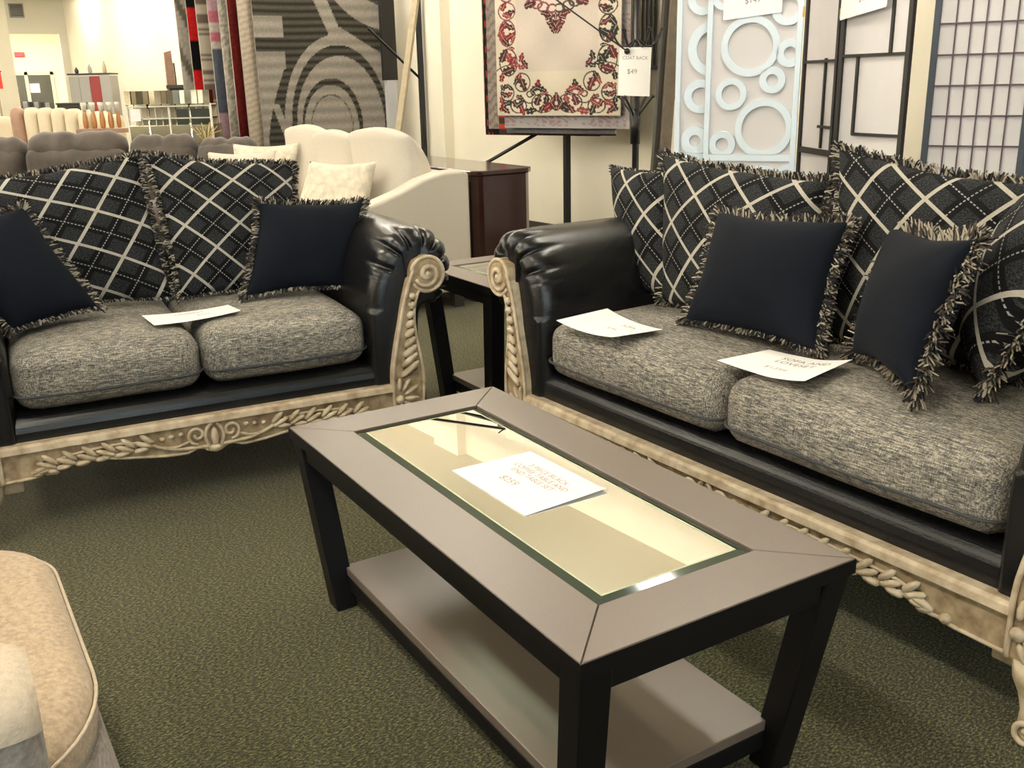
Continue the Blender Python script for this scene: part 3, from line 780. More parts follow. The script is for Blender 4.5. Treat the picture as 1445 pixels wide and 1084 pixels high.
# ================================================================== PILLOWS
def pillow(name, label, cat, TL, TR, BR, BL, th, mat, group, fr_len=.03, per=(3.0, 3.0), ph=(0, 0), c=.06, seed=0, fr_mats=(.5, .3, .2), bend=0.0, n=30, back=1.0, fringe_sides=(0, 1, 2, 3), dens=1.0, rot=0.0):
    TL, TR, BR, BL = [np.array(p, float) for p in (TL, TR, BR, BL)]
    N = np.cross(TR - BL, TL - BR); N /= np.linalg.norm(N)       # outward (towards viewer)
    rg = np.random.default_rng(seed + 11); f1 = rg.random(8) * 6.28
    wv = ((np.linalg.norm(TR-TL)) + np.linalg.norm(BR-BL)) / 2
    def edge(u, v):
        cu = u * (1 - c * (1 - v*v)); cv = v * (1 - c * (1 - u*u))
        cu += .010 * sin(v*5 + f1[0]) * (1 - v*v) * abs(u); cv += .010 * sin(u*5 + f1[1]) * (1 - u*u) * abs(v)
        a, b = (cu+1)/2, (cv+1)/2
        p = TL*(1-a)*b + TR*a*b + BR*a*(1-b) + BL*(1-a)*(1-b)
        return p + N * bend * (1 - u*u)
    def prof(u, v):
        h = max(0, (1-u*u)*(1-v*v)) ** .42 * th/2
        # creases running in from the corners
        r_ = hypot(abs(u)-1, abs(v)-1)
        h *= 1 - .05*sin(7*atan2(1-abs(v)+1e-6, 1-abs(u)+1e-6) + f1[2]) * math.exp(-r_*2.2)
        h += .004*sin(3.1*u + f1[3]) * sin(2.7*v + f1[4]) * (1-u*u)*(1-v*v)
        return h
    tt = np.sin(np.linspace(-pi/2, pi/2, n+1)); tt = .5*tt + .5*np.linspace(-1, 1, n+1)
    mb = MB(); uv = []
    Ff = []; Bk = []
    for v in tt:
        rf = []; rb = []
        for u in tt:
            e = edge(u, v); h = prof(u, v)
            rf.append(e + N*h); rb.append(e - N*h*back)
            cu, sv = (u+1)/2, (v+1)/2
            if rot: cu, sv = .5 + (cu-.5)*cos(rot) - (sv-.5)*sin(rot), .5 + (cu-.5)*sin(rot) + (sv-.5)*cos(rot)
            uv.append((cu*per[0]/2 + ph[0], sv*per[1]/2 + ph[1]))
        Ff.append(rf); Bk.append(rb)
    org = (BL + BR)/2
    mb.grid(np.array(Ff) - org); mb.grid(np.array(Bk) - org); mb.uv = uv + uv
    o = mb.build(name, mat, smooth=True)
    o.location = Vector(org); tag(o, label, cat, group)
    if fr_len > 0:
        vs = []; fs = []; ms = []
        for side in fringe_sides:
            L = wv; cnt = int(L / .0010 * dens)
            for k in range(cnt):
                s_ = rg.uniform(-1, 1) if k % 6 else rg.choice((-1, 1)) * rg.uniform(.90, 1)
                u, v = ((s_, 1), (1, s_), (s_, -1), (-1, s_))[side]
                p = edge(u*.995, v*.995) ; p2 = edge(u*.9, v*.9) if True else p
                cen = edge(u*(1 if side % 2 else .98), v*(1 if side % 2 == 0 else .98))
                out = p - edge(*(((s_, .8), (.8, s_), (s_, -.8), (-.8, s_))[side])); out /= np.linalg.norm(out)
                al = np.cross(N, out)
                # clumps: jitter follows a slow wave
                cl = sin(s_*38 + side*2 + f1[5]) * .35 + rg.normal(0, .33)
                w_c = max(0, (abs(s_) - .88) / .12)
                if w_c > 0:
                    sd_ = np.array(edge(*(((s_, .99), (.99, s_), (s_, -.99), (-.99, s_))[side]))) - np.array(edge(*(((s_*.97, .99), (.99, s_*.97), (s_*.97, -.99), (-.99, s_*.97))[side]))); sd_ /= np.linalg.norm(sd_) + 1e-9
                    out = out + sd_ * w_c * 1.1
                d = out + al*cl + N*rg.normal(0.10, .42); d /= np.linalg.norm(d)
                ln = fr_len * rg.uniform(.6, 1.05) * (.55 if side == 2 else 1)
                b0 = p + N*rg.uniform(-.006, .006) - out*.004
                m1 = b0 + d*ln*.55; m2 = b0 + d*ln + N*rg.normal(0, .004) + np.array((0, 0, -.12*ln))
                if m2[2] < p[2] and side == 2: m2[2] = max(m2[2], p[2] - fr_len*.35); m1[2] = max(m1[2], p[2] - fr_len*.3)
                m2[2] = max(m2[2], BL[2] - .018, ); m1[2] = max(m1[2], BL[2] - .016)
                w_ = np.cross(d, N); w_ /= (np.linalg.norm(w_) + 1e-9); w2 = np.cross(d, w_); th_ = .0022
                base = len(vs)
                for q, sc in ((b0, 1), (m1, 1.15), (m2, .8)):
                    for a in (0, 2.094, 4.189): vs.append(q - org + (w_*cos(a) + w2*sin(a))*th_*sc)
                for lv in (0, 1):
                    for a in range(3):
                        b_ = (a+1) % 3; fs.append((base+lv*3+a, base+lv*3+b_, base+lv*3+3+b_, base+lv*3+3+a))
                fs.append((base+6, base+7, base+8))
                r_ = rg.random(); mi = 0 if r_ < fr_mats[0] else (1 if r_ < fr_mats[0]+fr_mats[1] else 2)
                ms.extend([mi]*7)
        f = MB(); f.v = vs; f.f = fs; f.m = ms
        fo = f.build('fringe', [MT['fr_black'], MT['fr_cream'], MT['fr_brown']], o); fo['kind'] = 'stuff'
    return o
LW = lambda *p: loc2w(LOVE, p)
SW = lambda *p: loc2w(SOFA, p)
PG = 'plaid fringed back pillows on the leather sofas'
VG = 'navy velvet fringed throw pillows'
# loveseat
pillow('throw_pillow', 'plaid black and cream fringed pillow at the left of the loveseat, behind a navy one', 'pillow', LW(-.60,.66,.975), LW(-.035,.68,1.035), LW(.005,.53,.548), LW(-.55,.53,.56), .17, MT['plaid'], PG, .028, per=(4.8, 5.6), ph=(.30, .35), seed=1, rot=radians(-14))
pillow('throw_pillow', 'plaid black and cream fringed pillow at the right of the loveseat, behind a navy one', 'pillow', LW(-.012,.66,1.035), LW(.500,.66,.975), LW(.445,.50,.545), LW(.02,.50,.548), .17, MT['plaid'], PG, .028, per=(4.9, 5.8), ph=(.22, .10), seed=2)
pillow('throw_pillow', 'plain navy fringed pillow propped against the right arm of the loveseat', 'pillow', LW(.318,.488,.862), LW(.700,.470,.838), LW(.575,.325,.560), LW(.205,.345,.560), .13, MT['velvet'], VG, .034, seed=3, fr_mats=(.52, .26, .22), c=.09)
pillow('throw_pillow', 'plain navy fringed pillow tilted at the far left end of the loveseat', 'pillow', LW(-.73,.46,.83), LW(-.423,.46,.905), LW(-.255,.33,.585), LW(-.51,.25,.56), .14, MT['velvet'], VG, .034, seed=4, fr_mats=(.5, .3, .2), c=.05)
# sofa
pillow('throw_pillow', 'plaid fringed pillow at the far end of the long sofa, touching its arm', 'pillow', SW(-1.16,.62,.945), SW(-.80,.60,.950), SW(-.60,.47,.545), SW(-.86,.47,.545), .17, MT['plaid'], PG, .016, per=(3.2, 4.2), ph=(.33, .2), seed=5, fr_mats=(.7, .15, .15))
pillow('throw_pillow', 'plaid fringed pillow on the long sofa directly behind the larger navy one', 'pillow', SW(-.885,.62,1.000), SW(-.175,.62,.955), SW(-.10,.46,.545), SW(-.66,.43,.545), .19, MT['plaid'], PG, .034, per=(5.6, 4.6), ph=(.08, .30), c=.075, seed=6, fr_mats=(.55, .25, .2))
pillow('throw_pillow', 'plaid fringed pillow on the long sofa showing its peaked corner behind the narrow navy one', 'pillow', SW(-.175,.64,1.050), SW(.49,.64,.985), SW(.52,.48,.545), SW(-.02,.48,.545), .19, MT['plaid'], PG, .034, per=(5.6, 4.8), ph=(.37, .05), c=.085, seed=7, rot=radians(-12), fr_mats=(.45, .35, .2))
pillow('throw_pillow', 'larger plain navy fringed pillow in the middle of the long sofa', 'pillow', SW(-.440,.448,.862), SW(.035,.455,.880), SW(.085,.295,.560), SW(-.388,.275,.560), .14, MT['velvet'], VG, .036, seed=8, fr_mats=(.45, .30, .25), c=.10)
pillow('throw_pillow', 'narrow turned navy fringed pillow, second from the near end of the long sofa', 'pillow', SW(.100,.545,.872), SW(.462,.340,.895), SW(.470,.150,.570), SW(.150,.355,.560), .16, MT['velvet'], VG, .050, seed=9, fr_mats=(.38, .38, .24), c=.13)
bf = np.array((1.985, 1.235, .562)); dh = np.array((.80, .60, 0)) * .50; lean = np.array((.115, -.17, .47))
pillow('throw_pillow', 'plaid fringed pillow at the near end of the long sofa, cut by the photo edge', 'pillow', bf+dh+lean, bf+lean, bf, bf+dh, .27, MT['plaid'], PG, .045, per=(4.4, 4.4), ph=(.2, .4), seed=10, fr_mats=(.42, .34, .24))

k_ = .725/.7
def sc(p, z=.546):
    f = (1.25 - z)/.7
    return (p[0]*f, p[1]*f, z)
paper_sign('price_sign', 'white price sheet lying across the loveseat cushions', sc((.593,3.254)), sc((.868,3.239)), sc((.877,3.127)), sc((.595,3.086)), [('LOVESEAT', .020, .28, .5, 'ink'), ('$699', .022, .58, .62, 'redink')], curl=lambda u, v: .006*(2*u-1)**2)
paper_sign('price_sign', 'white price sheet lying at the far end of the long sofa seat', sc((1.827,2.419)), sc((1.79,2.108)), sc((1.623,2.122)), sc((1.609,2.383)), [('SOFA', .026, .28, .66, 'ink'), ('$799', .022, .56, .60, 'redink')], curl=lambda u, v: .010*(2*u-1)**2)
paper_sign('price_sign', 'curled white price sheet for the sofa and loveseat set in front of the navy pillows', sc((1.881,1.785)), sc((1.933,1.557)), sc((1.703,1.5)), sc((1.702,1.789)), [('SOFA AND', .030, .24, .6, 'ink'), ('LOVESET', .030, .40, .56, 'ink'), ('$1399', .026, .68, .5, 'redink')], curl=lambda u, v: .004 + .030*max(0, u-.55)**1.6*2.2 + .008*max(0, .25-u))

# ================================================================== BEIGE CHAIR (lower left)
def superD(x0, x1, y0, y1, r, n=10):     # outline with the two right-hand corners widely rounded
    pts = [(x0, y0)]
    for a in np.linspace(-90, 0, n): pts.append((x1 - r + r*cos(radians(a)), y0 + r*1.25 + r*1.25*sin(radians(a))))
    for a in np.linspace(0, 90, n): pts.append((x1 - r + r*cos(radians(a)), y1 - r*.9 + r*.9*sin(radians(a))))
    pts.append((x0, y1)); return pts
t = thing('lounge_chair', 'beige chenille lounge chair with rounded seat at the lower left edge of the photo', 'chair', (-.35, 1.62, 0))
def off(p): return (p[0] + .35, p[1] - 1.62)
def stack(layers, mat, name, parent, smooth=True):
    mb = MB(); L = []
    for (x1, y0, y1, r, z) in layers:
        L.append([(*off(p), z) for p in superD(-.75, x1, y0, y1, r)])
    n = len(L[0]); mb.grid([q + [q[0]] for q in L]); mb.add(L[0], [tuple(range(n))]); mb.add(L[-1], [tuple(range(n))])
    return mb.build(name, mat, parent, smooth=False, weld=True)
b_ = stack([(.158, 1.19, 2.06, .20, .03), (.155, 1.19, 2.06, .20, .10), (.143, 1.20, 2.05, .20, .20), (.125, 1.215, 2.035, .20, .33)], MT['beigeshade'], 'seat_base', t)
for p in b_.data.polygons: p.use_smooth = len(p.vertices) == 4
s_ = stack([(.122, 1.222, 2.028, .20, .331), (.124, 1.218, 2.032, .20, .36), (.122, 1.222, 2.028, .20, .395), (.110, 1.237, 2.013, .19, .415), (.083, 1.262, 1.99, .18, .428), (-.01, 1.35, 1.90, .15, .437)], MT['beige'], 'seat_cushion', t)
for p in s_.data.polygons: p.use_smooth = len(p.vertices) == 4
pt = [(*off(p), .392) for p in superD(-.70, .126, 1.218, 2.032, .20, 14)]
MB().tube(pt, .003, 6).build('piping', MT['beigelit'], s_, smooth=True)
for yy, nm in ((1.165, 'near'), (2.13, 'far')):
    a = MB(); x1 = .034 if nm == 'near' else -.16; w_ = .088; z1 = .615; R_ = .045
    prof = [(-w_, .04), (-w_, z1-R_)] + [(-w_ + R_ - R_*cos(an), z1 - R_ + R_*sin(an)) for an in np.linspace(.2, pi/2, 5)] + [(w_ - R_ + R_*sin(an), z1 - R_ + R_*cos(an)) for an in np.linspace(0, pi/2-.2, 5)] + [(w_, z1-R_), (w_, .04)]
    rows = []
    for x, ins in ((-.75, 0), (-.5, 0), (-.2, 0), (x1-.06, 0), (x1-.035, .004), (x1-.016, .014), (x1-.004, .030), (x1, .05)):
        rows.append([((p[0])*(1-ins/w_), (p[1] - ins if p[1] > .3 else p[1])) for p in prof]); rows[-1] = [(x + .35, q[0] + yy - 1.62, q[1]) for q in rows[-1]]
    a.grid(rows); a.add(rows[-1], [tuple(range(len(prof)))]); a.add(rows[0], [tuple(range(len(prof)))])
    ar = a.build('armrest', MT['beigeshade'], t, smooth=True, weld=True)
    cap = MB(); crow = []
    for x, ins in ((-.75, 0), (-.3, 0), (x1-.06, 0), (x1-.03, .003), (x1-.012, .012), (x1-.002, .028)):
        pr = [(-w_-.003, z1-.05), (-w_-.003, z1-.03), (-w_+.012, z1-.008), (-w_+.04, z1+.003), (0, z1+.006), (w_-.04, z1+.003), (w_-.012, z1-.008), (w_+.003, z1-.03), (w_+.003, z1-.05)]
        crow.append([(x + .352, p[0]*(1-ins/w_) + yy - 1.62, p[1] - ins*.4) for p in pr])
    cap.grid(crow); cap.add(crow[-1], [tuple(range(9))]); cap.build('arm_top', MT['beigelit'], ar, smooth=True)
mb = rounded_box((-.40, 0, .52), (.12, .56, .42), .09, 9); mb.build('backrest', MT['beige'], t, smooth=True, weld=True)

# ================================================================== CREAM SOFA, DESK
t = thing('cream_sofa', 'cream linen sofa with loose back cushions beyond the loveseat, seen from its side', 'sofa', (2.2, 5.85, 0))
L = MB(); pr = [(-.62, .10), (-.62, .56), (-.50, .575), (-.30, .60), (-.06, .635), (.10, .685), (.24, .745), (.36, .775), (.50, .78), (.53, .76), (.53, .10)]
for yy in (-.95, .83):
    a = MB(); a.prism(pr, 1, yy, yy + .14); a.build('armrest', MT['cream'], t, bevel=.018, seg=3)
MB().box(.33, .53, -.81, .83, .10, .76).build('back_frame', MT['cream'], t, bevel=.03, seg=3)
MB().box(-.60, .33, -.81, .83, .10, .30).build('base', MT['cream'], t, bevel=.01)
for k in range(3): rounded_box((-.13, -.81+.273+k*.547, .375), (.47, .27, .075), .06, 9, (.02, 0)).build('seat_cushion', MT['cream'], t, smooth=True, weld=True)
for sx in (-.56, .46):
    for sy in (-.88, .88): MB().box(sx-.03, sx+.03, sy-.03, sy+.03, 0, .10).build('foot', MT['base'], t)
def soft_cushion(name, c, w, h, th, yaw, tilt, mat, label, cat, group=None, droop=.0, seed=1, parent=None, pinch=.05):
    """upright cushion, face normal initially -Y, then tilted back and yawed"""
    n = 18; tt = .5*np.sin(np.linspace(-pi/2, pi/2, n+1)) + .5*np.linspace(-1, 1, n+1)
    R_ = Matrix.Rotation(yaw, 3, 'Z') @ Matrix.Rotation(tilt, 3, 'X'); mb = MB(); rg = np.random.default_rng(seed); ph = rg.random(4)*6.28
    for sg in (1, -1):
        G = []
        for v in tt:
            row = []
            for u in tt:
                cu = u*(1 - pinch*(1-v*v)); cv = v*(1 - pinch*(1-u*u))
                hh = max(0, (1-u**4)*(1-v**4))**.5 * th/2 * (1 + .12*sin(2.2*v+ph[0]) - .15*v)
                p = Vector((cu*w/2, -sg*hh + droop*max(0, v)**2*(-1), h/2 + cv*h/2 - .10*h*droop*4*u*u*max(0, v)))
                row.append(tuple(R_ @ p))
            G.append(row)
        mb.grid(G)
    o = mb.build(name, mat, parent, smooth=True, weld=True); o.location = Vector(c)
    if parent is None: tag(o, label, cat, group)
    return o
for k in range(3):
    soft_cushion('back_cushion', (.17, -.53 + k*.55, .385), .57, (.60, .575, .59)[k], .34, radians((-76, -84, -80)[k]), radians((-17, -12, -15)[k]), MT['cream'], None, None, parent=t, droop=.16, seed=k, pinch=-.03)
G_ = 'cream throw pillows on the cream sofa'
soft_cushion('throw_pillow', (2.02, 5.20, .455), .42, .42, .15, radians(-50), radians(-24), MT['creampat'], 'small cream pillow leaning nearest on the cream sofa', 'pillow', G_, seed=5, pinch=.1)
soft_cushion('throw_pillow', (2.02, 5.45, .455), .42, .40, .12, radians(-70), radians(-24), MT['creampat'], 'small cream pillow just behind the nearest one on the cream sofa', 'pillow', G_, seed=6, pinch=.1)
soft_cushion('throw_pillow', (2.02, 6.42, .455), .46, .46, .13, radians(-40), radians(-18), MT['creampat'], 'cream damask pillow at the far end of the cream sofa', 'pillow', G_, seed=7, pinch=.1)
soft_cushion('throw_pillow', (1.85, 6.30, .455), .44, .42, .12, radians(-30), radians(-16), MT['cream'], 'plain white pillow in front of the damask one, far end of the cream sofa', 'pillow', G_, seed=8, pinch=.1)

t = thing('desk', 'dark cherry wood desk with chamfered corners behind the cream sofa', 'desk', (2.985, 5.6, 0))
c8 = lambda w, d, c: [(-w+c, -d), (w-c, -d), (w, -d+c), (w, d-c), (w-c, d), (-w+c, d), (-w, d-c), (-w, -d+c)]
m = MB(); m.prism(c8(.195, .66, .05), 2, .06, .735); m.build('carcass', MT['cherry'], t, bevel=.003)
m = MB(); m.prism(c8(.205, .675, .052), 2, .736, .765); m.build('desk_top', MT['cherry'], t, bevel=.006)
m = MB(); m.prism(c8(.185, .65, .05), 2, 0, .06); m.build('plinth', MT['base'], t)
for y0 in (-.60, -.2, .2): MB().box(-.199, -.195, y0, y0+.36, .12, .70).build('panel', MT['cherry'], t, bevel=.002)

# ================================================================== DARK TAUPE SECTIONAL behind the loveseat
t = thing('recliner_sofa', 'dark taupe tufted suede sofa standing right behind the loveseat', 'sofa', (1.46, 7.74, 0), radians(-32))
def bk(x0, x1, zt, nl):
    n = 30; m = 14; G = []
    for i in range(n+1):
        x = x0 + (x1-x0)*i/n; u = i/n; row = []
        for j in range(m+1):
            a = -.35*pi + 1.35*pi*j/m
            lump = abs(sin(pi*u*nl))**.5; ed = (1-abs(2*u-1)**8)
            r = .115*(.86+.14*lump)*ed**.5 + .01 + .006*sin(9*u*pi + j*.7)*sin(j*.45)
            row.append((x, -.02 - r*cos(a) + .12, zt - .13 - (0.02 if j < 3 else 0) + r*sin(a)*1.05))
        G.append(row)
    mb = MB(); mb.grid(G); mb.add(G[0], [tuple(range(m+1))]); mb.add(G[-1], [tuple(range(m+1))])
    return mb
for x0, x1, zt, nl in ((-1.25, -.77, .935, 2), (-.76, -.02, .965, 2), (0, .50, .93, 2), (.50, .94, .90, 2)):
    h_ = bk(x0, x1, zt, nl).build('head_cushion', MT['taupe'], t, smooth=True)
    rounded_box(((x0+x1)/2, .06, .62), ((x1-x0)/2-.004, .10, .24), .08, 9, (0, .02)).build('back_cushion', MT['taupe'], t, smooth=True, weld=True)
    rounded_box(((x0+x1)/2, -.20, .36), ((x1-x0)/2-.004, .26, .10), .08, 9, (.02, 0)).build('seat_cushion', MT['taupe'], t, smooth=True, weld=True)
MB().box(-1.25, .94, -.38, .30, .03, .27).build('base', MT['taupe'], t, bevel=.02)
MB().box(-1.25, .94, .17, .32, .27, .80).build('back_shell', MT['taupe'], t, bevel=.04)

# ================================================================== RUG RACKS
def cloth_rug(name, label, p0, p1, z0, z1, colfun, res=.006, thick=.010, group=None, wave=.012, seed=0, cat='rug'):
    """hanging rug between ground points p0 and p1; pattern woven as colours, colfun(s, z) -> rgb arrays"""
    p0, p1 = np.array(p0, float), np.array(p1, float); Wd = np.linalg.norm(p1-p0); d = (p1-p0)/Wd; nn = np.array((d[1], -d[0]))
    if nn @ (-(p0+p1)) < 0: nn = -nn          # face the shop floor
    nx, nz = max(2, int(Wd/res)), max(2, int((z1-z0)/res))
    s = np.linspace(0, Wd, nx+1); z = np.linspace(z0, z1, nz+1); SS, ZZ = np.meshgrid(s, z, indexing='ij')
    wv = wave*np.sin(SS*9 + seed)*np.clip((z1-ZZ)/(z1-z0)+.2, 0, 1)
    def P(off_): return np.stack([p0[0] + d[0]*SS + nn[0]*(wv+off_), p0[1] + d[1]*SS + nn[1]*(wv+off_), ZZ], -1).reshape(-1, 3)
    F = P(thick)
    # coarse body (back and edges) + fine front
    idx = np.arange((nx+1)*(nz+1)).reshape(nx+1, nz+1)
    q = np.stack([idx[:-1, :-1], idx[1:, :-1], idx[1:, 1:], idx[:-1, 1:]], -1).reshape(-1, 4)
    col = np.asarray(colfun(SS.ravel(), ZZ.ravel()), float)
    if col.ndim == 1: col = np.tile(col, (len(F), 1))
    B0 = P(0).reshape(nx+1, nz+1, 3); st = max(1, nx//12); ii = sorted(set(list(range(0, nx+1, st)) + [nx])); bk_ = B0[ii][:, [0, nz]].reshape(-1, 3)
    nb = len(F); verts = np.vstack([F, bk_, F.reshape(nx+1, nz+1, 3)[ii][:, [0, nz]].reshape(-1, 3)])
    k = len(ii); faces = [tuple(r) for r in q.tolist()]; nb2 = nb + 2*k
    for i in range(k-1): faces.append((nb+2*i, nb+2*i+1, nb+2*i+3, nb+2*i+2)); faces.append((nb+2*i, nb+2*i+2, nb2+2*i+2, nb2+2*i)); faces.append((nb+2*i+1, nb2+2*i+1, nb2+2*i+3, nb+2*i+3))
    for e in (0, k-1): faces.append((nb+2*e, nb2+2*e, nb2+2*e+1, nb+2*e+1))
    me = bpy.data.meshes.new(name); org = np.array(((p0[0]+p1[0])/2, (p0[1]+p1[1])/2, z0))
    me.from_pydata((verts-org).tolist(), [], faces); me.materials.append(MT['rug']); me.materials.append(MT['rugback'])
    mi = np.zeros(len(faces), dtype=np.int32); mi[len(q):] = 1; me.polygons.foreach_set('material_index', mi)
    ca = me.color_attributes.new('Col', 'FLOAT_COLOR', 'POINT')
    full = np.ones((len(verts), 4), np.float32); full[:nb, :3] = col; full[nb:, :3] = col.mean(0)
    ca.data.foreach_set('color', full.ravel()); me.update()
    o = bpy.data.objects.new(name, me); C.objects.link(o); o.location = Vector(org)
    return tag(o, label, cat, group)
A3 = lambda c: np.array(c, float)
def noise_col(s, z, a, f=70, seed=1):
    r = np.random.default_rng(seed); return 1 + a*(r.random(len(s))-.5)
# -- grey swirl rug. pattern units: metres, origin at the lower left corner of the visible part
def swirl(s, z):
    X = s; Z = z - .60
    stripe = .5 + .5*np.sin(Z*2*pi/.062 + .4*np.sin(X*6))
    dark = A3((.022, .020, .016)) + stripe[:, None]*A3((.055, .050, .040))
    light = (A3((.25, .225, .195)) * (1 - .18*np.sin(Z*2*pi/.1)[:, None]))
    isL = np.zeros(len(s), bool)
    # nested ovals round a low centre
    cx, cz = .68, .28
    ell = lambda rx, rz, ox=0: np.hypot((X-cx-ox)/rx, (Z-cz)/rz)
    bands = [(.56, .81, .09, True), (.49, .72, .09, False), (.44, .625, .09, True), (.30, .43, .0, False), (.265, .37, -.01, True)]
    for rx, rz, ox, lt in bands:
        isL = np.where(ell(rx, rz, ox) < 1, lt, isL)
    out = ell(.56, .81, .09) >= 1
    rr = np.hypot(X-1.37, Z-1.93)
    isL |= (rr > .60) & (rr < .81) | (rr < .50)
    isL |= out & (np.abs(Z - 1.06 + (X-.85)*.72) < .07 + (X-.85)*.15) & (X > .80)
    isL |= out & (np.abs(X - .585 - (1.5-Z)*.42) < .065) & (Z > 1.0) & (Z < 2.2)
    # left border figures
    isL |= out & (X < .27) & (Z > 1.06) & (Z < 1.25)
    isL |= out & (X < .27 - .0*Z) & (Z > .80) & (Z < .95)
    isL |= out & (X < .04 + .22*np.clip((Z-.12)/.70, 0, 1)**1.6) & (Z > .10) & (Z <= .81)
    isL |= out & (np.abs(X - (.30 - .34*Z)) < .035) & (Z < .5) & (X > .04)
    thin = np.abs(ell(.20, .28, -.01) - 1) < .025
    c = np.where(isL[:, None], light, dark); c = np.where(thin[:, None], dark*2.2, c)
    return c * noise_col(s, z, .25)[:, None]
RG1 = 'rugs hanging on the swinging arms of the far rack'
cloth_rug('hanging_rug', 'large grey and charcoal rug with a swirling oval pattern, front of the far rack', (2.895, 9.0), (4.22, 9.0), .30, 2.4, swirl, .010, group=None, seed=1)
def banded(cols, hs, z0=.4):
    edges = np.cumsum([0]+list(hs))
    def f(s, z):
        k = np.clip(np.searchsorted(edges, (z - z0) % edges[-1], side='right')-1, 0, len(cols)-1)
        return A3(cols)[k] * noise_col(s, z, .3)[:, None]
    return f
cr = (.50, .45, .38); 
strips = [  # label, x of the left edge, y, pattern
 ('ivory ribbed rug edge next to the grey swirl rug on the far rack', 2.795, 9.10, lambda s, z: A3((.50, .42, .33))[None]*(.75+.25*(np.sin(z*190+s*40) > -.3))[:, None]),
 ('deep maroon rug edge hanging on the far rack', 2.735, 9.20, lambda s, z: A3((.11, .010, .008))[None]*noise_col(s, z, .5)[:, None]),
 ('speckled cream rug edge left of the maroon one on the far rack', 2.685, 9.30, lambda s, z: A3((.42, .38, .32))[None]*noise_col(s, z, .9)[:, None]),
 ('pink, slate and white block patterned rug on the far rack', 2.625, 9.42, banded([(.50, .33, .38), (.50, .33, .38), (.09, .10, .13), (.09, .10, .13), (.55, .50, .44), (.50, .15, .20), (.55, .50, .44), (.50, .15, .20)], (.3, .33, .3, .26, .06, .08, .08, .10))),
 ('cream rug with fine dark bars on the far rack', 2.555, 9.55, lambda s, z: np.where((np.sin(z*260+3*np.sin(z*31)) > .35)[:, None], A3((.16, .12, .10)), A3((.48, .42, .34)))),
 ('red and black blocked shag rug on the far rack', 2.505, 9.68, lambda s, z: np.where((np.sin(z*9.5+.9+1.5*np.sin(z*3.1)) > .25)[:, None], A3((.008, .006, .006)), A3((.55, .015, .015)))*noise_col(s, z, .4)[:, None]),
 ('grey and white leaf patterned rug, outermost on the far rack', 2.44, 9.82, lambda s, z: np.where((np.sin(z*13+s*30) > .55)[:, None], A3((.15, .13, .10)), A3((.42, .37, .32)))*noise_col(s, z, .3)[:, None]),
]
for lb, x0, y, fn in strips:
    cloth_rug('hanging_rug', lb, (x0, y), (x0+1.3, y), .55, 2.4, fn, .02, group=None, seed=y*3, wave=.010, thick=.022)

# -- floral rug, near rack
P0 = np.array((4.30, 5.55)); DD = np.array((-.41, .912)); DD /= np.linalg.norm(DD)
strokes = []; leaves = []
def eS(cx, cy, rx, ry, w_=5, a0=0, a1=360): strokes.append((cx, cy, rx, ry, w_, a0, a1))
def lf(cx, cy, L_, an, c, fat=.42): leaves.append((cx, cy, L_, L_*fat, radians(an), c))
# drawn on the left half, mirrored round x = 548
for (cx, cy, rx, ry) in ((145, 60, 70, 70), (145, 238, 68, 105), (150, 478, 75, 110), (268, 648, 66, 76), (136, 735, 56, 66), (232, 845, 68, 58), (440, 820, 92, 78), (145, -120, 70, 105)): eS(cx, cy, rx, ry)
eS(170, 690, 190, 190, 5, 180, 300); eS(330, 745, 24, 24, 6); eS(330, 760, 60, 60, 5, 20, 160)
for k, (cx, cy, L_, an) in enumerate(((120, 20, 40, 60), (170, 75, 45, 20), (145, 95, 40, -20), (115, 180, 45, 50), (170, 190, 42, -30), (105, 270, 60, -65), (175, 260, 45, 30), (135, 310, 40, -50), (190, 290, 30, 70),
      (180, 365, 28, 0), (110, 420, 60, 65), (165, 450, 55, -60), (190, 470, 45, 60), (150, 545, 60, 20), (215, 500, 40, -10), (265, 440, 40, 75), (295, 500, 40, -60), (270, 520, 34, 15), (240, 600, 40, 70), (275, 665, 55, -70), (215, 640, 35, 60),
      (90, 600, 40, 80), (120, 680, 35, 40), (95, 690, 30, -60), (150, 745, 35, 20), (115, 750, 40, -30), (160, 690, 30, -50), (95, 850, 45, 60), (120, 880, 40, -40), (140, 820, 40, 20), (85, 800, 35, -80),
      (205, 830, 40, -60), (250, 820, 40, 30), (265, 880, 45, -70), (245, 770, 35, -20), (340, 885, 50, 10), (400, 670, 45, 80), (370, 700, 42, 40), (430, 705, 45, -20), (455, 740, 30, 20), (400, 795, 50, 70), (470, 790, 45, 80), (485, 845, 60, 35), (430, 870, 40, 60), (360, 740, 30, -30), (520, 790, 30, 60), (525, 850, 40, -60))):
    lf(cx, cy, L_, an, k % 3)
for (cx, cy, L_, an) in ((548, 770, 40, 90), (548, 205, 55, 90), (530, 170, 36, 120), (520, 205, 40, 140), (530, 235, 30, 120), (500, 130, 36, 20), (470, 100, 40, -20), (548, 120, 30, 90), (340, 20, 50, 20), (505, 170, 30, 10)): lf(cx, cy, L_, an, 1)
for (cx, cy, r_) in ((450, 45, 42), (520, 60, 36), (500, 115, 26), (400, 20, 40), (350, 10, 36)): eS(cx, cy, r_, r_*.85, 7)
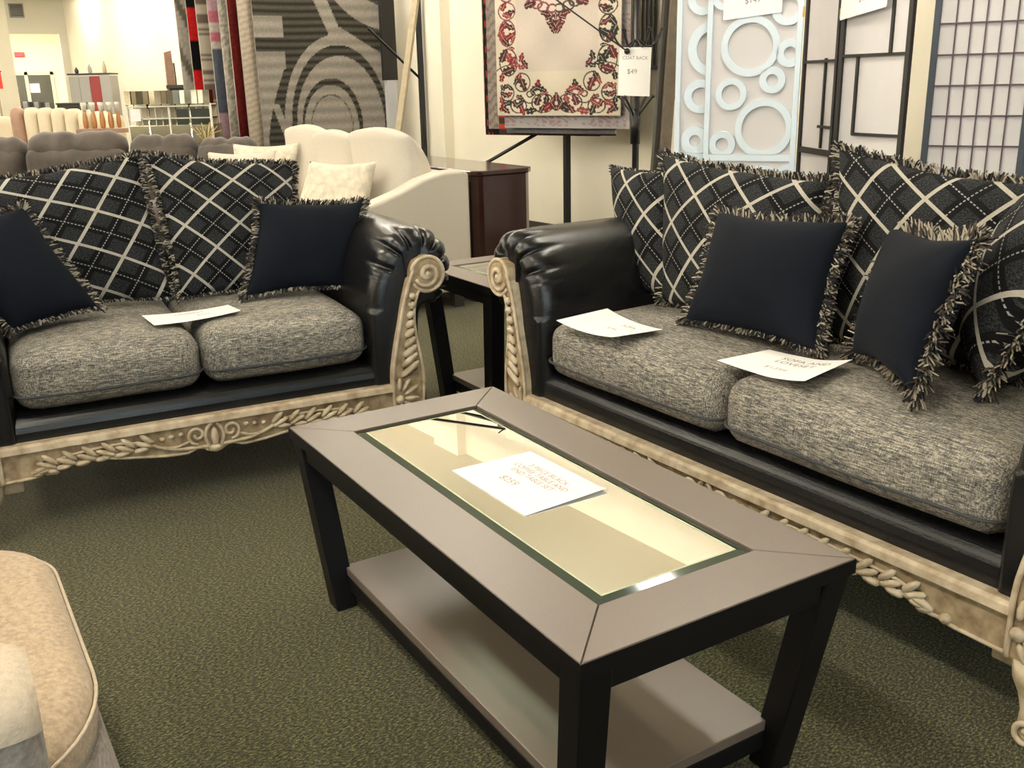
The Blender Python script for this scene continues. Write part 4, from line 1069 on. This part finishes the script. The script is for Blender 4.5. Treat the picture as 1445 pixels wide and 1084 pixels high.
def floral(s, z):
    X = 1050 - s/1.03*1005; Y = 925 - (z - 1.005)/.00083      # crop-like pattern grid, s runs from the right edge
    base = A3((.50, .45, .36)); col = np.tile(base, (len(s), 1)); col *= (1 + .10*np.sin(X*.013+1)*np.sin(Y*.010+2))[:, None]
    inner = (np.abs(X-548) < 330) & (Y < 560)
    col = np.where(inner[:, None], col*A3((.92, .90, .98)), col)
    Xm = np.where(X > 548, 1096 - X, X); right = X > 548
    RED = [A3((.17, .018, .025)), A3((.06, .022, .022)), A3((.22, .045, .045))]; GRN = [A3((.028, .028, .022)), A3((.10, .025, .03)), A3((.026, .030, .024))]
    lineR, lineG = A3((.17, .06, .07)), A3((.06, .045, .042))
    for (cx, cy, rx, ry, w_, a0, a1) in strokes:
        d = np.hypot((Xm-cx)/rx, (Y-cy)/ry); th_ = np.degrees(np.arctan2(Y-cy, Xm-cx)) % 360
        mk = (np.abs(d-1)*min(rx, ry) < w_) & (th_ >= a0) & (th_ <= a1)
        low = (Y > 420)
        col = np.where(mk[:, None], np.where((right | low)[:, None], lineG, lineR), col)
    for (cx, cy, a, b, an, ci) in leaves:
        dx, dy = Xm-cx, Y-cy; u = dx*cos(an) - dy*sin(an); v = dx*sin(an) + dy*cos(an)
        wob = 1.25 + .30*np.sin(u*.17 + .8) - .25*u/a
        mk = (u/a)**2 + (v/(b*wob))**2 < 1
        cc = np.where((right ^ (ci == 2 and cy > 600))[:, None], GRN[ci], RED[ci])
        col = np.where(mk[:, None], cc, col)
        vein = mk & (np.abs(v) < 1.6) & (u < a*.6); col = np.where(vein[:, None], base*.8, col)
    return col * noise_col(s, z, .08)[:, None]
def alongP(t_, back=0): return P0 + DD*t_ + np.array((DD[1], -DD[0]))*back
cloth_rug('hanging_rug', 'ivory rug with red and dark floral scroll border, front of the near rack', alongP(0), alongP(1.03), 1.005, 2.45, floral, .0045, wave=.006, seed=2)
cloth_rug('hanging_rug', 'pale grey floral rug hanging just below and behind the ivory one', alongP(-.04, .05), alongP(1.0, .05), .915, 2.45,
   lambda s, z: np.where(((np.sin(s*55+2*np.sin(z*80))*np.sin(z*95+2*np.cos(s*40)) > .25) & (z > .935))[:, None], A3((.30, .20, .21)), A3((.36, .34, .34))), .010, wave=.006, seed=3)
cloth_rug('hanging_rug', 'plain slate grey rug below the pale floral one on the near rack', alongP(.10, .10), alongP(1.02, .10), .875, 2.45, lambda s, z: A3((.13, .125, .13))[None]*noise_col(s, z, .3)[:, None], .02, wave=.008, seed=4)
cloth_rug('hanging_rug', 'red and black bordered rug seen at the left edge of the ivory rug', alongP(.12, .15), alongP(1.115, .15), .86, 2.45, lambda s, z: np.where(((np.sin(z*70) > .2) & (s > .9))[:, None], A3((.40, .05, .03)), A3((.05, .03, .025))), .012, wave=.008, seed=5)
cloth_rug('hanging_rug', 'brown and beige banded rug second from the left on the near rack', alongP(.2, .20), alongP(1.25, .20), .90, 2.45, lambda s, z: (A3((.24, .20, .17))[None]*(.55+.45*np.abs(np.sin(z*42+1.2*np.sin(s*50))))[:, None])*noise_col(s, z, .5)[:, None], .010, wave=.010, seed=6)
cloth_rug('hanging_rug', 'black rug with red flecks at the far left of the near rack', alongP(.3, .26), alongP(1.33, .26), .85, 2.45, lambda s, z: np.where(((np.sin(z*35)*np.sin(s*170) > .55))[:, None], A3((.30, .03, .02)), A3((.010, .008, .008))), .012, wave=.008, seed=7)
cloth_rug('hanging_rug', 'shaggy white rug edge showing left of the black rug on the near rack', alongP(.4, .33), alongP(1.39, .33), .90, 2.45, lambda s, z: A3((.60, .54, .46))[None]*noise_col(s, z, .4)[:, None], .02, wave=.012, seed=8)

def bar(a, b, r=.012, mat='blackmetal', name='bar', parent=None, sq=True):
    mb = MB(); mb.tube([a, b], r*1.3 if sq else r, 4 if sq else 10); return mb.build(name, MT[mat], parent)
def rack(name, label, base, h, arm_dir, arm_len, zs, brace=None, group=None):
    t = thing(name, label, 'rack', (base[0], base[1], 0))
    MB().box(-.022, .022, -.022, .022, 0, h).build('post', MT['blackmetal'], t, bevel=.003)
    MB().box(-.09, .09, -.09, .09, 0, .012).build('base_plate', MT['blackmetal'], t, bevel=.002)
    for k, (ad, z) in enumerate(zip(arm_dir, zs)):
        ad = np.array(ad)/np.linalg.norm(ad)
        bar((0, 0, z), (ad[0]*arm_len, ad[1]*arm_len, z), .010, name='arm', parent=t)
    if brace:
        for a, b in brace: bar(a, b, .010, name='brace', parent=t)
    return t
rack('rug_rack', 'black steel rug rack post of the near rack, standing against the wall', (4.42, 6.38), 2.62, [(DD[0], DD[1]), (-.55, .84), (-.3, .95)], 1.35, (2.50, 2.53, 2.56),
     brace=[((0, 0, .98), (-.62, .30, .62)), ((-.62, .30, .62), (-.62, .30, .0))])
rack('rug_rack', 'black steel rug rack post of the far rack, beside the leaning beige pole', (4.30, 8.57), 2.62, [(-1, .1), (-1, .25), (-1, .45)], 1.45, (2.46, 2.50, 2.54),
     brace=[((0, 0, 1.28), (-.55, -.10, 1.72))])
# thin diagonal stay crossing in front of the ivory rug, hooked to its arm
t = thing('rack_stay', 'thin dark diagonal stay rod crossing in front of the ivory floral rug', 'rod', (4.05, 5.13, 1.41))
bar((-.02, .02, 0), (-.75, .50, .62), .005, name='rod', parent=t, sq=False); MB().blob((-.02, .02, 0), (.02, .02, .02)).build('hook', MT['blackmetal'], t)
t = thing('leaning_pole', 'long beige wooden pole leaning beside the grey swirl rug', 'pole', (3.74, 7.86, 0))
bar((-.30, -.17, 0), (.36, .16, 2.35), .026, 'tanwood', 'pole', t)
MB().box(-.325, -.275, -.195, -.145, 0, .02).build('end_cap', MT['base'], t)
# dark tall panel behind the pole
t = thing('folded_screen', 'dark folded panel leaning on the wall behind the beige pole', 'panel', (4.12, 8.95, 0))
for k in range(2): MB().box(-.02+.0*k, .12, -.012+k*.04, .012+k*.04, 1.28, 2.5).build('leaf', MT['screenblack'], t, bevel=.004)
MB().box(.0, .1, -.02, .06, 0, 1.28).build('stand', MT['wallshade'], t)

# ================================================================== COAT RACK
t = thing('coat_rack', 'black metal coat rack with curved hooks and a price sheet, near the white screen', 'coat rack', (4.12, 5.17, 0))
MB().tube([(0, 0, .04), (0, 0, 1.88)], .019, 12).build('pole', MT['blackmetal'], t, smooth=True)
MB().tube([(0, 0, .84), (0, 0, 1.06)], .032, 12).build('collar', MT['blackmetal'], t, smooth=True)
MB().lathe([(0, 1.88), (.022, 1.885), (.03, 1.905), (.02, 1.93), (.004, 1.95)], n=12).build('finial', MT['blackmetal'], t, smooth=True)
for z, R_, up in ((1.50, .14, -1), (1.74, .16, 1), (1.09, .11, 0)):
    for k in range(6 if up != 0 else 4):
        a = 2*pi*k/(6 if up != 0 else 4) + .35
        ps = []
        for q in np.linspace(0, 1, 12):
            r = .018 + R_*q; zz = z + (-.02 + .0*q - .05*sin(pi*q) + .06*q**3 if up < 0 else (.10*q*q if up > 0 else .045*sqrt(q) - .09*(1-q)))
            ps.append((r*cos(a), r*sin(a), zz))
        hk = MB().tube(ps, .0065, 6).build('hook', MT['blackmetal'], t, smooth=True)
        MB().blob(ps[-1], (.012, .012, .012), nu=8, nv=6).build('ball_tip', MT['blackmetal'], hk, smooth=True)
for k in range(4):
    a = pi/4 + k*pi/2
    MB().tube([(0, 0, .16), (.10*cos(a), .10*sin(a), .13), (.2*cos(a), .2*sin(a), .04), (.25*cos(a), .25*sin(a), .012)], .010, 6).build('foot', MT['blackmetal'], t, smooth=True)
v_ = np.array((.776, -.63)); cc = np.array((4.12, 5.17)) - np.array((.63, .776))*.05
pa, pb = cc - v_*.105, cc + v_*.095
paper_sign('price_sign', 'white coat rack price sheet hung on the black pole', (pa[0], pa[1], 1.435), (pb[0], pb[1], 1.430), (pb[0]-.01, pb[1], 1.135), (pa[0]-.01, pa[1], 1.145), [('COAT RACK', .028, .22, .5, 'ink'), ('$49', .042, .50, .42, 'ink')], curl=lambda u, v: .01*sin(pi*u))
# bed rails / slats leaning on the wall behind the coat rack
for k, (dx, dy, w_, mt, lb) in enumerate(((.0, .0, .045, 'greypanel2', 'grey brown board leaning on the wall, rightmost behind the coat rack'), (-.055, .02, .03, 'base', 'dark narrow board leaning behind the coat rack, next to the grey one'))):
    t = thing('leaning_board', lb, 'board', (4.36+dx, 5.22+dy, 0))
    MB().hexa([(-w_, -.015, 0), (w_, -.015, 0), (w_, .015, 0), (-w_, .015, 0)], [(-w_+.22, .10, 1.86), (w_+.22, .10, 1.86), (w_+.22, .13, 1.86), (-w_+.22, .13, 1.86)]).build('board', MT[mt], t, bevel=.003)
    MB().box(-w_*.6, w_*.6, -.019, -.012, .0, .02).build('end_cap', MT['blackmetal'], t)
t = thing('wall_grille', 'dark slatted bed rail panel standing behind the top of the coat rack', 'panel', (4.51, 5.63, 0))
for k in range(9): MB().box(-.16+k*.037, -.148+k*.037, -.01, .01, 1.32, 1.95).build('slat', MT['base'], t)
for z in (1.30, 1.95): MB().box(-.17, .17, -.015, .015, z, z+.03).build('rail', MT['base'], t)
for x in (-.02,): MB().box(x, x+.02, -.015, .015, 0, 1.3).build('leg', MT['base'], t)
for z, lb in ((1.52, 'small dark hook pin on the wall above a paper tag left of the white screen'), (1.11, 'small dark nail in the wall low beside the white screen')):
    t = thing('wall_hook', lb, 'hook', (wx(5.45)-.0, 5.42, z)); MB().tube([(0, 0, 0), (-.05, -.01, .0)], .006, 8).build('shank', MT['blackmetal'], t); MB().blob((-.055, -.01, .004), (.014, .014, .014), nv=6).build('head', MT['blackmetal'], t, smooth=True)
paper_sign('wall_notice', 'faint cream paper tag pinned on the wall left of the white screen', (wx(5.47)-.012, 5.47, 1.50), (wx(5.27)-.012, 5.27, 1.50), (wx(5.27)-.012, 5.27, 1.22), (wx(5.47)-.012, 5.47, 1.22), [('109', .05, .1, .3, 'redink'), ('1', .05, .55, .5, 'redink')], cat='notice')

# ================================================================== FOLDING SCREENS
def panel_frame(p0, p1, z0, z1):
    """local frame of an upright panel: returns f(s, off, z) with s along, off towards the viewer"""
    p0, p1 = np.array(p0, float), np.array(p1, float); W_ = np.linalg.norm(p1-p0); d = (p1-p0)/W_; n_ = np.array((d[1], -d[0]))
    if n_ @ (-(p0)) < 0: n_ = -n_
    return W_, (lambda s, o_, z: (p0[0]+d[0]*s+n_[0]*o_, p0[1]+d[1]*s+n_[1]*o_, z))
def pbox(mb, f, s0, s1, o0, o1, z0, z1, mi=0):
    return mb.hexa([f(s0, o0, z0), f(s1, o0, z0), f(s1, o1, z0), f(s0, o1, z0)], [f(s0, o0, z1), f(s1, o0, z1), f(s1, o1, z1), f(s0, o1, z1)], mi)
def screen(name, label, panels, mat, cloth, ztop, st, zb, builder, t0):
    t = thing(name, label, 'folding screen', (0, 0, 0))
    t.location = (t0[0], t0[1], 0)
    for (p0, p1) in panels:
        a = np.array(p0)-t0; b = np.array(p1)-t0
        # frame function in the screen's own coordinates, facing decided in room coordinates
        W_, F = panel_frame(p0, p1, 0, ztop)
        f = lambda s, o_, z, F=F: (F(s, o_, z)[0]-t0[0], F(s, o_, z)[1]-t0[1], z)
        pn = MB(); pbox(pn, f, 0, st, -.011, .011, 0, ztop); pbox(pn, f, W_-st, W_, -.011, .011, 0, ztop)
        fr = pn.build('stile_pair', mat, t, bevel=.0015, seg=1)
        for z, hh in ((zb, .030), (ztop-.035, .035)):
            r_ = MB(); pbox(r_, f, st, W_-st, -.009, .009, z, z+hh); r_.build('rail', mat, t)
        lo = MB(); pbox(lo, f, st, W_-st, -.009, .009, .08, .11); lo.build('rail', mat, t)
        cl = MB(); pbox(cl, f, st, W_-st, -.006, -.003, .11, ztop-.035); cl.build('cloth_panel', cloth, t)
        builder(f, W_, t, panels.index((p0, p1)))
        for z in ((.5, 1.5) if panels.index((p0, p1)) == 0 else ()):
            h_ = MB(); pbox(h_, f, W_-.004, W_+.006, .009, .013, z, z+.045); h_.build('hinge', MT['brass'], t)
    return t
def ring(mb, f, cs, cz, ro, ri, s0, s1, z0, z1, o0=-.003, o1=.010):
    n = 40
    def cl(s, z): return min(max(s, s0), s1), min(max(z, z0), z1)
    V = []
    for k in range(n):
        a = 2*pi*k/n
        for r, o_ in ((ri, o1), (ro, o1), (ro, o0), (ri, o0)):
            s, z = cl(cs + r*cos(a), cz + r*sin(a)); V.append(f(s, o_, z))
    F_ = []
    for k in range(n):
        j = (k+1) % n
        for q in range(4):
            q2 = (q+1) % 4; F_.append((k*4+q, j*4+q, j*4+q2, k*4+q2))
    mb.add(V, F_)
def circles(f, W_, t, idx):
    # panel 0: right-hand (near) panel, s from its left stile
    if idx == 0:
        R_ = [(610, 285, 156, 120), (820, 325, 72, 32), (735, 460, 69, 31), (518, 530, 84, 51), (702, 712, 156, 119), (480, 797, 72, 36), (800, 100, 88, 50), (560, 60, 60, 30), (470, 20, 80, 45), (660, -60, 120, 85), (840, -90, 70, 40), (500, -150, 90, 60), (740, -230, 90, 60)]
        R_ += [(500, 1000, 90, 60), (700, 1060, 150, 115), (840, 960, 60, 30), (520, 1240, 110, 80), (760, 1330, 110, 80), (540, 1480, 90, 60), (790, 1560, 90, 50)]
        k = 1/1131.; x0 = 408
    else:
        R_ = [(345, 30, 80, 44), (415, 290, 140, 98), (345, 540, 86, 48), (322, 780, 76, 32), (480, 700, 90, 50), (520, 480, 80, 40), (345, 1020, 90, 60), (380, 1280, 110, 80)]
        k = 1/640.; x0 = 225
    for (cx, cy, ro, ri) in R_:
        mb = MB(); kk = 1/1131.
        if idx == 0: cs = (cx-x0)*k + .028
        else: cs = (cx-x0)*kk + .020
        cz = .85 + (885-cy)*kk
        if cz > 1.72 or cz < .15: continue
        zlo, zhi = (.881, 1.765) if cy < 890 else (.112, .849)
        ring(mb, f, cs, cz, ro*kk*(1.0 if idx == 0 else 1.05), ri*kk, .026, W_-.026, zlo, zhi); mb.build('ring', MT['white'], t)
ws_h = (3.425, 3.757); ws_r = (3.678, 3.393)
screen('folding_screen', 'white folding screen with cut-out rings behind the long sofa', [(ws_h, ws_r), ((3.374, 3.918), (3.636, 3.541))], MT['white'], MT['whitecloth'], 1.80, .026, .85, circles, np.array((3.5, 3.7)))
def geo(f, W_, t, idx):
    bars = []      # (s0, z0, s1, z1)
    w_ = .007
    if idx == 0:   # narrow left panel
        u = lambda c: (c-905)/(1110-905)*(W_-.05)+.025
        zz = lambda c: .885 + (890-c)/1085.
        for (a, b, c_, d) in ((905, 430, 1112, 430), (905, 68, 1170, 68), (1060, 415, 1020, 890), (1020, 775, 1110, 775), (1060, 68, 1060, -200), (905, -110, 1110, -110)):
            bars.append((u(min(a, c_)) if a != 1060 or c_ != 1020 else u(1045), zz(max(b, d)), u(max(a, c_)) if a != 1060 or c_ != 1020 else u(1045), zz(min(b, d))))
    else:
        u = lambda c: (540-c)/(540-190)*(W_-.05)+.025
        u = lambda c: (c-190)/(545-190)*(W_-.05)+.025
        zz = lambda c: .885 + (890-c)/1085.
        for (a, b, c_, d) in ((190, 410, 545, 410), (280, 405, 280, 800), (275, 800, 545, 800), (460, 410, 460, -60), (190, -60, 545, -60), (300, -60, 300, -300)):
            bars.append((u(a), zz(max(b, d)), u(c_), zz(min(b, d))))
    for s0, z0, s1, z1 in bars:
        s0, s1 = max(.02, min(W_-.02, s0)), max(.02, min(W_-.02, s1)); z1 = min(z1, 1.76)
        if z0 > 1.76: continue
        mb = MB(); pbox(mb, f, s0 - (w_ if s1-s0 < .02 else 0), s1 + (w_ if s1-s0 < .02 else 0), -.002, .009, z0 - (w_ if z1-z0 < .02 else 0), z1 + (w_ if z1-z0 < .02 else 0)); mb.build('lattice_bar', MT['screenblack'], t)
bh = (4.0, 3.42)
screen('folding_screen', 'black folding screen with irregular geometric lattice between the white and shoji screens', [((4.165, 3.82), (3.99, 3.44)), ((3.985, 3.43), (3.925, 2.985))], MT['screenblack'], MT['ricepaper'], 1.80, .026, .85, geo, np.array((3.95, 3.45)))
def shoji(f, W_, t, idx):
    nc = 6
    for k in range(1, nc):
        s = .032 + (W_-.064)*k/nc; mb = MB(); pbox(mb, f, s-.003, s+.003, -.002, .006, .11, 1.765); mb.build('lattice_bar', MT['screenplum'], t)
    z = .905
    zs = [.920 + .1325*k for k in range(-6, 7)]
    for z in zs:
        if .12 < z < 1.76: mb = MB(); pbox(mb, f, .028, W_-.028, -.002, .007, z-.003, z+.003); mb.build('lattice_bar', MT['screenplum'], t)
s0 = np.array((4.07, 2.99)); sd = np.array((.5, -.87)); sd /= np.linalg.norm(sd)
s1 = s0 + sd*.430; s2 = s1 + np.array((.62, -.10)); 
screen('folding_screen', 'slate framed shoji screen with small square grid at the right edge', [(tuple(s0), tuple(s1)), (tuple(s1), (s1[0]-.15, s1[1]-.42))], MT['screennavy'], MT['ricepaper'], 1.80, .028, .20, shoji, s0)
# price sheets taped on screens
def on_panel(p0, p1, s, o_, z): 
    W_, F = panel_frame(p0, p1, 0, 0); return F(s, o_, z)
q = lambda s, z: on_panel(ws_h, ws_r, s, .014, z)
paper_sign('price_sign', 'white price sheet taped at the top of the white ring screen', q(.075, 1.86), q(.345, 1.86), q(.345, 1.525), q(.075, 1.500), [('$149', .036, .80, .5, 'ink')])
q2 = lambda s, z: on_panel((3.985, 3.44), (3.925, 2.985), s, .016, z)
paper_sign('price_sign', 'white price sheet taped at the top of the black lattice screen', q2(.015, 1.84), q2(.335, 1.85), q2(.325, 1.530), q2(.01, 1.490), [('$119', .036, .80, .5, 'ink')], curl=lambda u, v: .02*u*v)

# ================================================================== FAR LEFT BACKGROUND
# channel-backed cream settee
t = thing('settee', 'cream channel-backed settee with a brown left end, beyond the dark suede sofa', 'sofa', (1.77, 12.30, 0), radians(-30))
nch = 8
for k in range(nch):
    x0 = -.66 + k*1.26/nch; zt = 1.085 - .10*(k/nch)**2 - (.0 if k < nch-1 else .02)
    rounded_box((x0+.07, .05 - .16*(k/nch)**2, zt/2+.2), (.078, .09 + .01*k, zt/2-.2), .07, 8).build('back_channel', MT['cream2'] if k else MT['brownwood'], t, smooth=True, weld=True)
rounded_box((0, -.30, .36), (.60, .34, .10), .07, 9, (.02, 0)).build('seat_cushion', MT['cream2'], t, smooth=True, weld=True)
MB().box(-.60, .56, -.60, .12, .08, .27).build('base', MT['cream2'], t, bevel=.02)
for sx in (-.55, .5):
    for sy in (-.55, .05): MB().tube([(sx, sy, 0), (sx, sy, .09)], .02, 8).build('leg', MT['base'], t)
t = thing('cream_armchair', 'cream armchair at the far left edge, only its back top showing', 'chair', (1.02, 13.3, 0))
rounded_box((0, .2, .58), (.30, .10, .40), .09, 8).build('backrest', MT['cream2'], t, smooth=True, weld=True)
rounded_box((0, -.15, .32), (.30, .30, .12), .09, 8).build('seat', MT['cream2'], t, smooth=True, weld=True)
for sx in (-1, 1):
    for sy in (-.38, .18): MB().tube([(sx*.24, sy, 0), (sx*.24, sy, .2)], .02, 8).build('leg', MT['base'], t)
# amber vases on a console table
t = thing('console_table', 'low console table carrying a row of amber glass vases', 'table', (1.86, 10.35, 0), radians(-28))
MB().box(-.30, .34, -.15, .15, .86, .90).build('table_top', MT['brownwood'], t, bevel=.004)
for sx in (-.28, .32):
    for sy in (-.13, .13): MB().box(sx-.02, sx+.02, sy-.02, sy+.02, 0, .86).build('leg', MT['brownwood'], t)
vp = None; cR, sR = cos(radians(-28)), sin(radians(-28))
for k in range(9):
    lx = -.27 + k*.040; ly = .045*(-1)**k
    v = thing('glass_vase', 'amber glass vase with clear rim in the row left of the mirrored cabinet', 'vase', (1.86 + cR*lx - sR*ly, 10.35 + sR*lx + cR*ly, .90), 0, 'amber glass vases in a row')
    if vp is None:
        a_ = MB().lathe([(.013, 0), (.018, .01), (.022, .06), (.018, .11), (.013, .14), (.014, .15)], n=10).build('body', MT['amber'], v, smooth=True); b2 = MB().lathe([(.014, .152), (.018, .18), (.022, .21), (.023, .24)], n=10).build('rim', MT['clear2'], v, smooth=True); vp = (a_, b2)
    else:
        for q in vp: c_ = q.copy(); C.objects.link(c_); c_.parent = v
# mirrored cabinet
t = thing('mirrored_cabinet', 'tall mirrored display cabinet with faceted top band beyond the dark suede sofa', 'cabinet', (2.15, 9.08, 0), radians(-31))
MB().box(-.36, .36, -.14, .16, 0, .95).build('carcass', MT['mirrorbody'], t, bevel=.003)
MB().box(-.35, .35, .05, .07, .95, 1.12).build('back_panel', MT['cream2'], t)
for k in range(14):
    x = -.36 + k*.0514; an = .5*sin(k*2.3)
    m = MB(); m.hexa([(x, -.15+.02*an, 1.125), (x+.049, -.15-.02*an, 1.125), (x+.049, -.02, 1.125), (x, -.02, 1.125)], [(x, -.14+.02*an, 1.235), (x+.049, -.14-.02*an, 1.235), (x+.049, -.02, 1.235), (x, -.02, 1.235)])
    m.build('mirror_facet', MT['chrome'] if k > 7 else MT['smoke'], t)
for k in range(13):
    x = -.355 + k*.059
    MB().tube([(x, -.13, .40), (x, -.13, 1.125)], .005 if k % 3 else .012, 6).build('glass_rod', MT['chrome'] if k % 2 else MT['clear2'], t, smooth=True)
for z in (.55, .78, 1.0, 1.10): MB().box(-.36, .36, -.14, .10, z, z+.012).build('glass_shelf', MT['chrome'], t)
MB().box(.06, .36, -.135, -.12, .62, 1.08).build('smoked_panel', MT['darkglass'], t)
paper_sign('price_tag', 'pale blue price tag on the left corner of the mirrored cabinet', (1.795, 9.10, 1.09), (1.865, 9.06, 1.09), (1.862, 9.06, .99), (1.79, 9.10, .985), [], cat='tag')
t = thing('dried_plant', 'wispy golden dried stems in front of the mirrored cabinet', 'plant', (2.30, 8.70, 0))
MB().lathe([(.05, 0), (.07, .05), (.06, .5), (.04, .78), (.045, .8)], n=12).build('floor_vase', MT['mirrorbody'], t, smooth=True)
rgp = random.Random(3)
for k in range(16):
    a = rgp.uniform(0, 6.28); r = rgp.uniform(.04, .16); MB().tube([(0, 0, .78), (r*.5*cos(a), r*.5*sin(a), .88), (r*cos(a), r*sin(a), .90 + rgp.uniform(-.03, .08))], .004, 5).build('stem', MT['gold'], t)
# brown board, black set and framed box behind the cabinet
t = thing('tall_board', 'tall narrow brown wooden board standing behind the mirrored cabinet', 'board', (2.56, 10.78, 0))
MB().hexa([(-.06, -.02, 0), (.04, -.02, 0), (.04, .02, 0), (-.06, .02, 0)], [(-.04, -.02, 1.6), (.03, -.02, 1.62), (.03, .02, 1.62), (-.04, .02, 1.6)]).build('board', MT['brownwood'], t, bevel=.004)
MB().box(.041, .05, -.02, .02, .0, 1.5).build('dark_edge', MT['cherry'], t)
t = thing('black_console', 'black media console behind the mirrored cabinet', 'cabinet', (2.68, 10.60, 0), radians(-30))
MB().box(-.16, .22, -.12, .12, .04, 1.25).build('body', MT['screenblack'], t, bevel=.006); MB().box(-.18, .24, -.14, .14, 1.25, 1.285).build('top', MT['base'], t, bevel=.004)
MB().box(-.14, .2, -.10, .10, 0, .04).build('plinth', MT['base'], t)
t = thing('framed_mirror', 'small brown framed mirror standing on the black console', 'mirror', (2.80, 10.50, 1.285), radians(-30))
for a, b, c_, d in ((-.055, -.04, 0, .125), (.04, .055, 0, .125), (-.04, .04, 0, .012), (-.04, .04, .113, .125)): MB().box(a, b, -.01, .01, c_, d).build('frame_rail', MT['brownwood'], t)
MB().box(-.04, .04, -.004, .004, .012, .113).build('mirror_glass', MT['cream2'], t)
# grey storage wall
t = thing('storage_unit', 'grey storage unit with one maroon door far behind the amber vases', 'cabinet', (2.79, 16.75, 0), radians(-29))
MB().box(-.30, .32, -.1, .25, 0, 1.46).build('carcass', MT['greypanel'], t)
for k in range(4): MB().box(-.295 + k*.155, -.145+k*.155, -.115, -.1, .06, 1.43 + .012*k).build('door', MT['maroon'] if k == 2 else MT['greypanel'], t, bevel=.003)
MB().box(-.31, .33, -.12, .26, 1.475, 1.50).build('top', MT['base'], t)
for (dx, hh, mt, lb) in ((-.20, .09, 'base', 'short black ornament on the grey storage unit'), (.0, .13, 'greypanel', 'grey upright ornament on the grey storage unit'), (.22, .17, 'tanwood', 'slim tan bottle at the right end of the grey storage unit')):
    o = MB().lathe([(.022, 0), (.03, .02), (.028, hh*.6), (.012, hh*.8), (.012, hh)], n=10).build('ornament', MT[mt], smooth=True); o.location = (2.79 + dx*cos(radians(-29)), 16.75 + dx*sin(radians(-29)), 1.50); tag(o, lb, 'ornament')
# small furniture row
t = thing('black_cabinet', 'low black cabinet far behind the settee, right of the wooden boxes', 'cabinet', (2.13, 14.60, 0), radians(-30))
MB().box(-.14, .14, -.1, .2, .05, 1.08).build('body', MT['screenblack'], t, bevel=.005); MB().box(-.15, .15, -.11, .21, 1.08, 1.10).build('top', MT['base'], t); MB().box(-.12, .12, -.08, .18, 0, .05).build('plinth', MT['base'], t)
for k in range(5):
    x, y = 1.62 + k*.062, 14.90 - k*.038
    t = thing('display_chair', 'dark and tan slatted chair back in the row far behind the settee', 'chair', (x, y, 0), 0, 'chair backs far behind the settee')
    MB().box(-.025, .025, -.02, .02, .45, 1.13 - .005*k).build('backrest', MT['screenblack'] if k % 2 else MT['greypanel'], t, bevel=.004)
    MB().box(-.025, .025, -.30, .02, .42, .45).build('seat', MT['tanwood'], t)
    for sx in (-.02, .02):
        for sy in (-.28, 0): MB().box(sx-.006, sx+.006, sy-.006, sy+.006, 0, .42).build('leg', MT['base'], t)
for k in range(3):
    o = MB().box(-.09, .09, -.09, .09, 0, .30).build('carton', MT['cream2'], bevel=.008); o.location = (1.40, 13.75, .30*k + .21 if False else .305*k); tag(o, ('bottom', 'middle', 'top')[k] + ' cream carton of the stack left of the settee', 'box')
    MB().box(-.0905, .0905, -.02, .02, .2995, .3005).build('tape', MT['tanwood'], o)
o = MB().lathe([(.02, 0), (.03, .01), (.03, .10), (.012, .13), (.012, .15)], n=12).build('spray_bottle', MT['bluebottle'], smooth=True); o.location = (1.40, 13.75, .915); tag(o, 'blue bottle standing on the cream cartons', 'bottle')
t = thing('wall_banner', 'red banner on the wall at the far left edge of the photo', 'banner', (1.47, 16.3, 0))
MB().box(-.09, .05, -.01, .01, 1.30, 1.53).build('banner', MT['red'], t); MB().box(-.10, .06, -.012, .012, 1.53, 1.545).build('rod', MT['base'], t)
MB().box(-.035, -.015, -.01, .01, 0, 1.30).build('stand', MT['tanwood'], t); MB().box(-.10, .06, -.08, .08, 0, .012).build('foot', MT['base'], t)
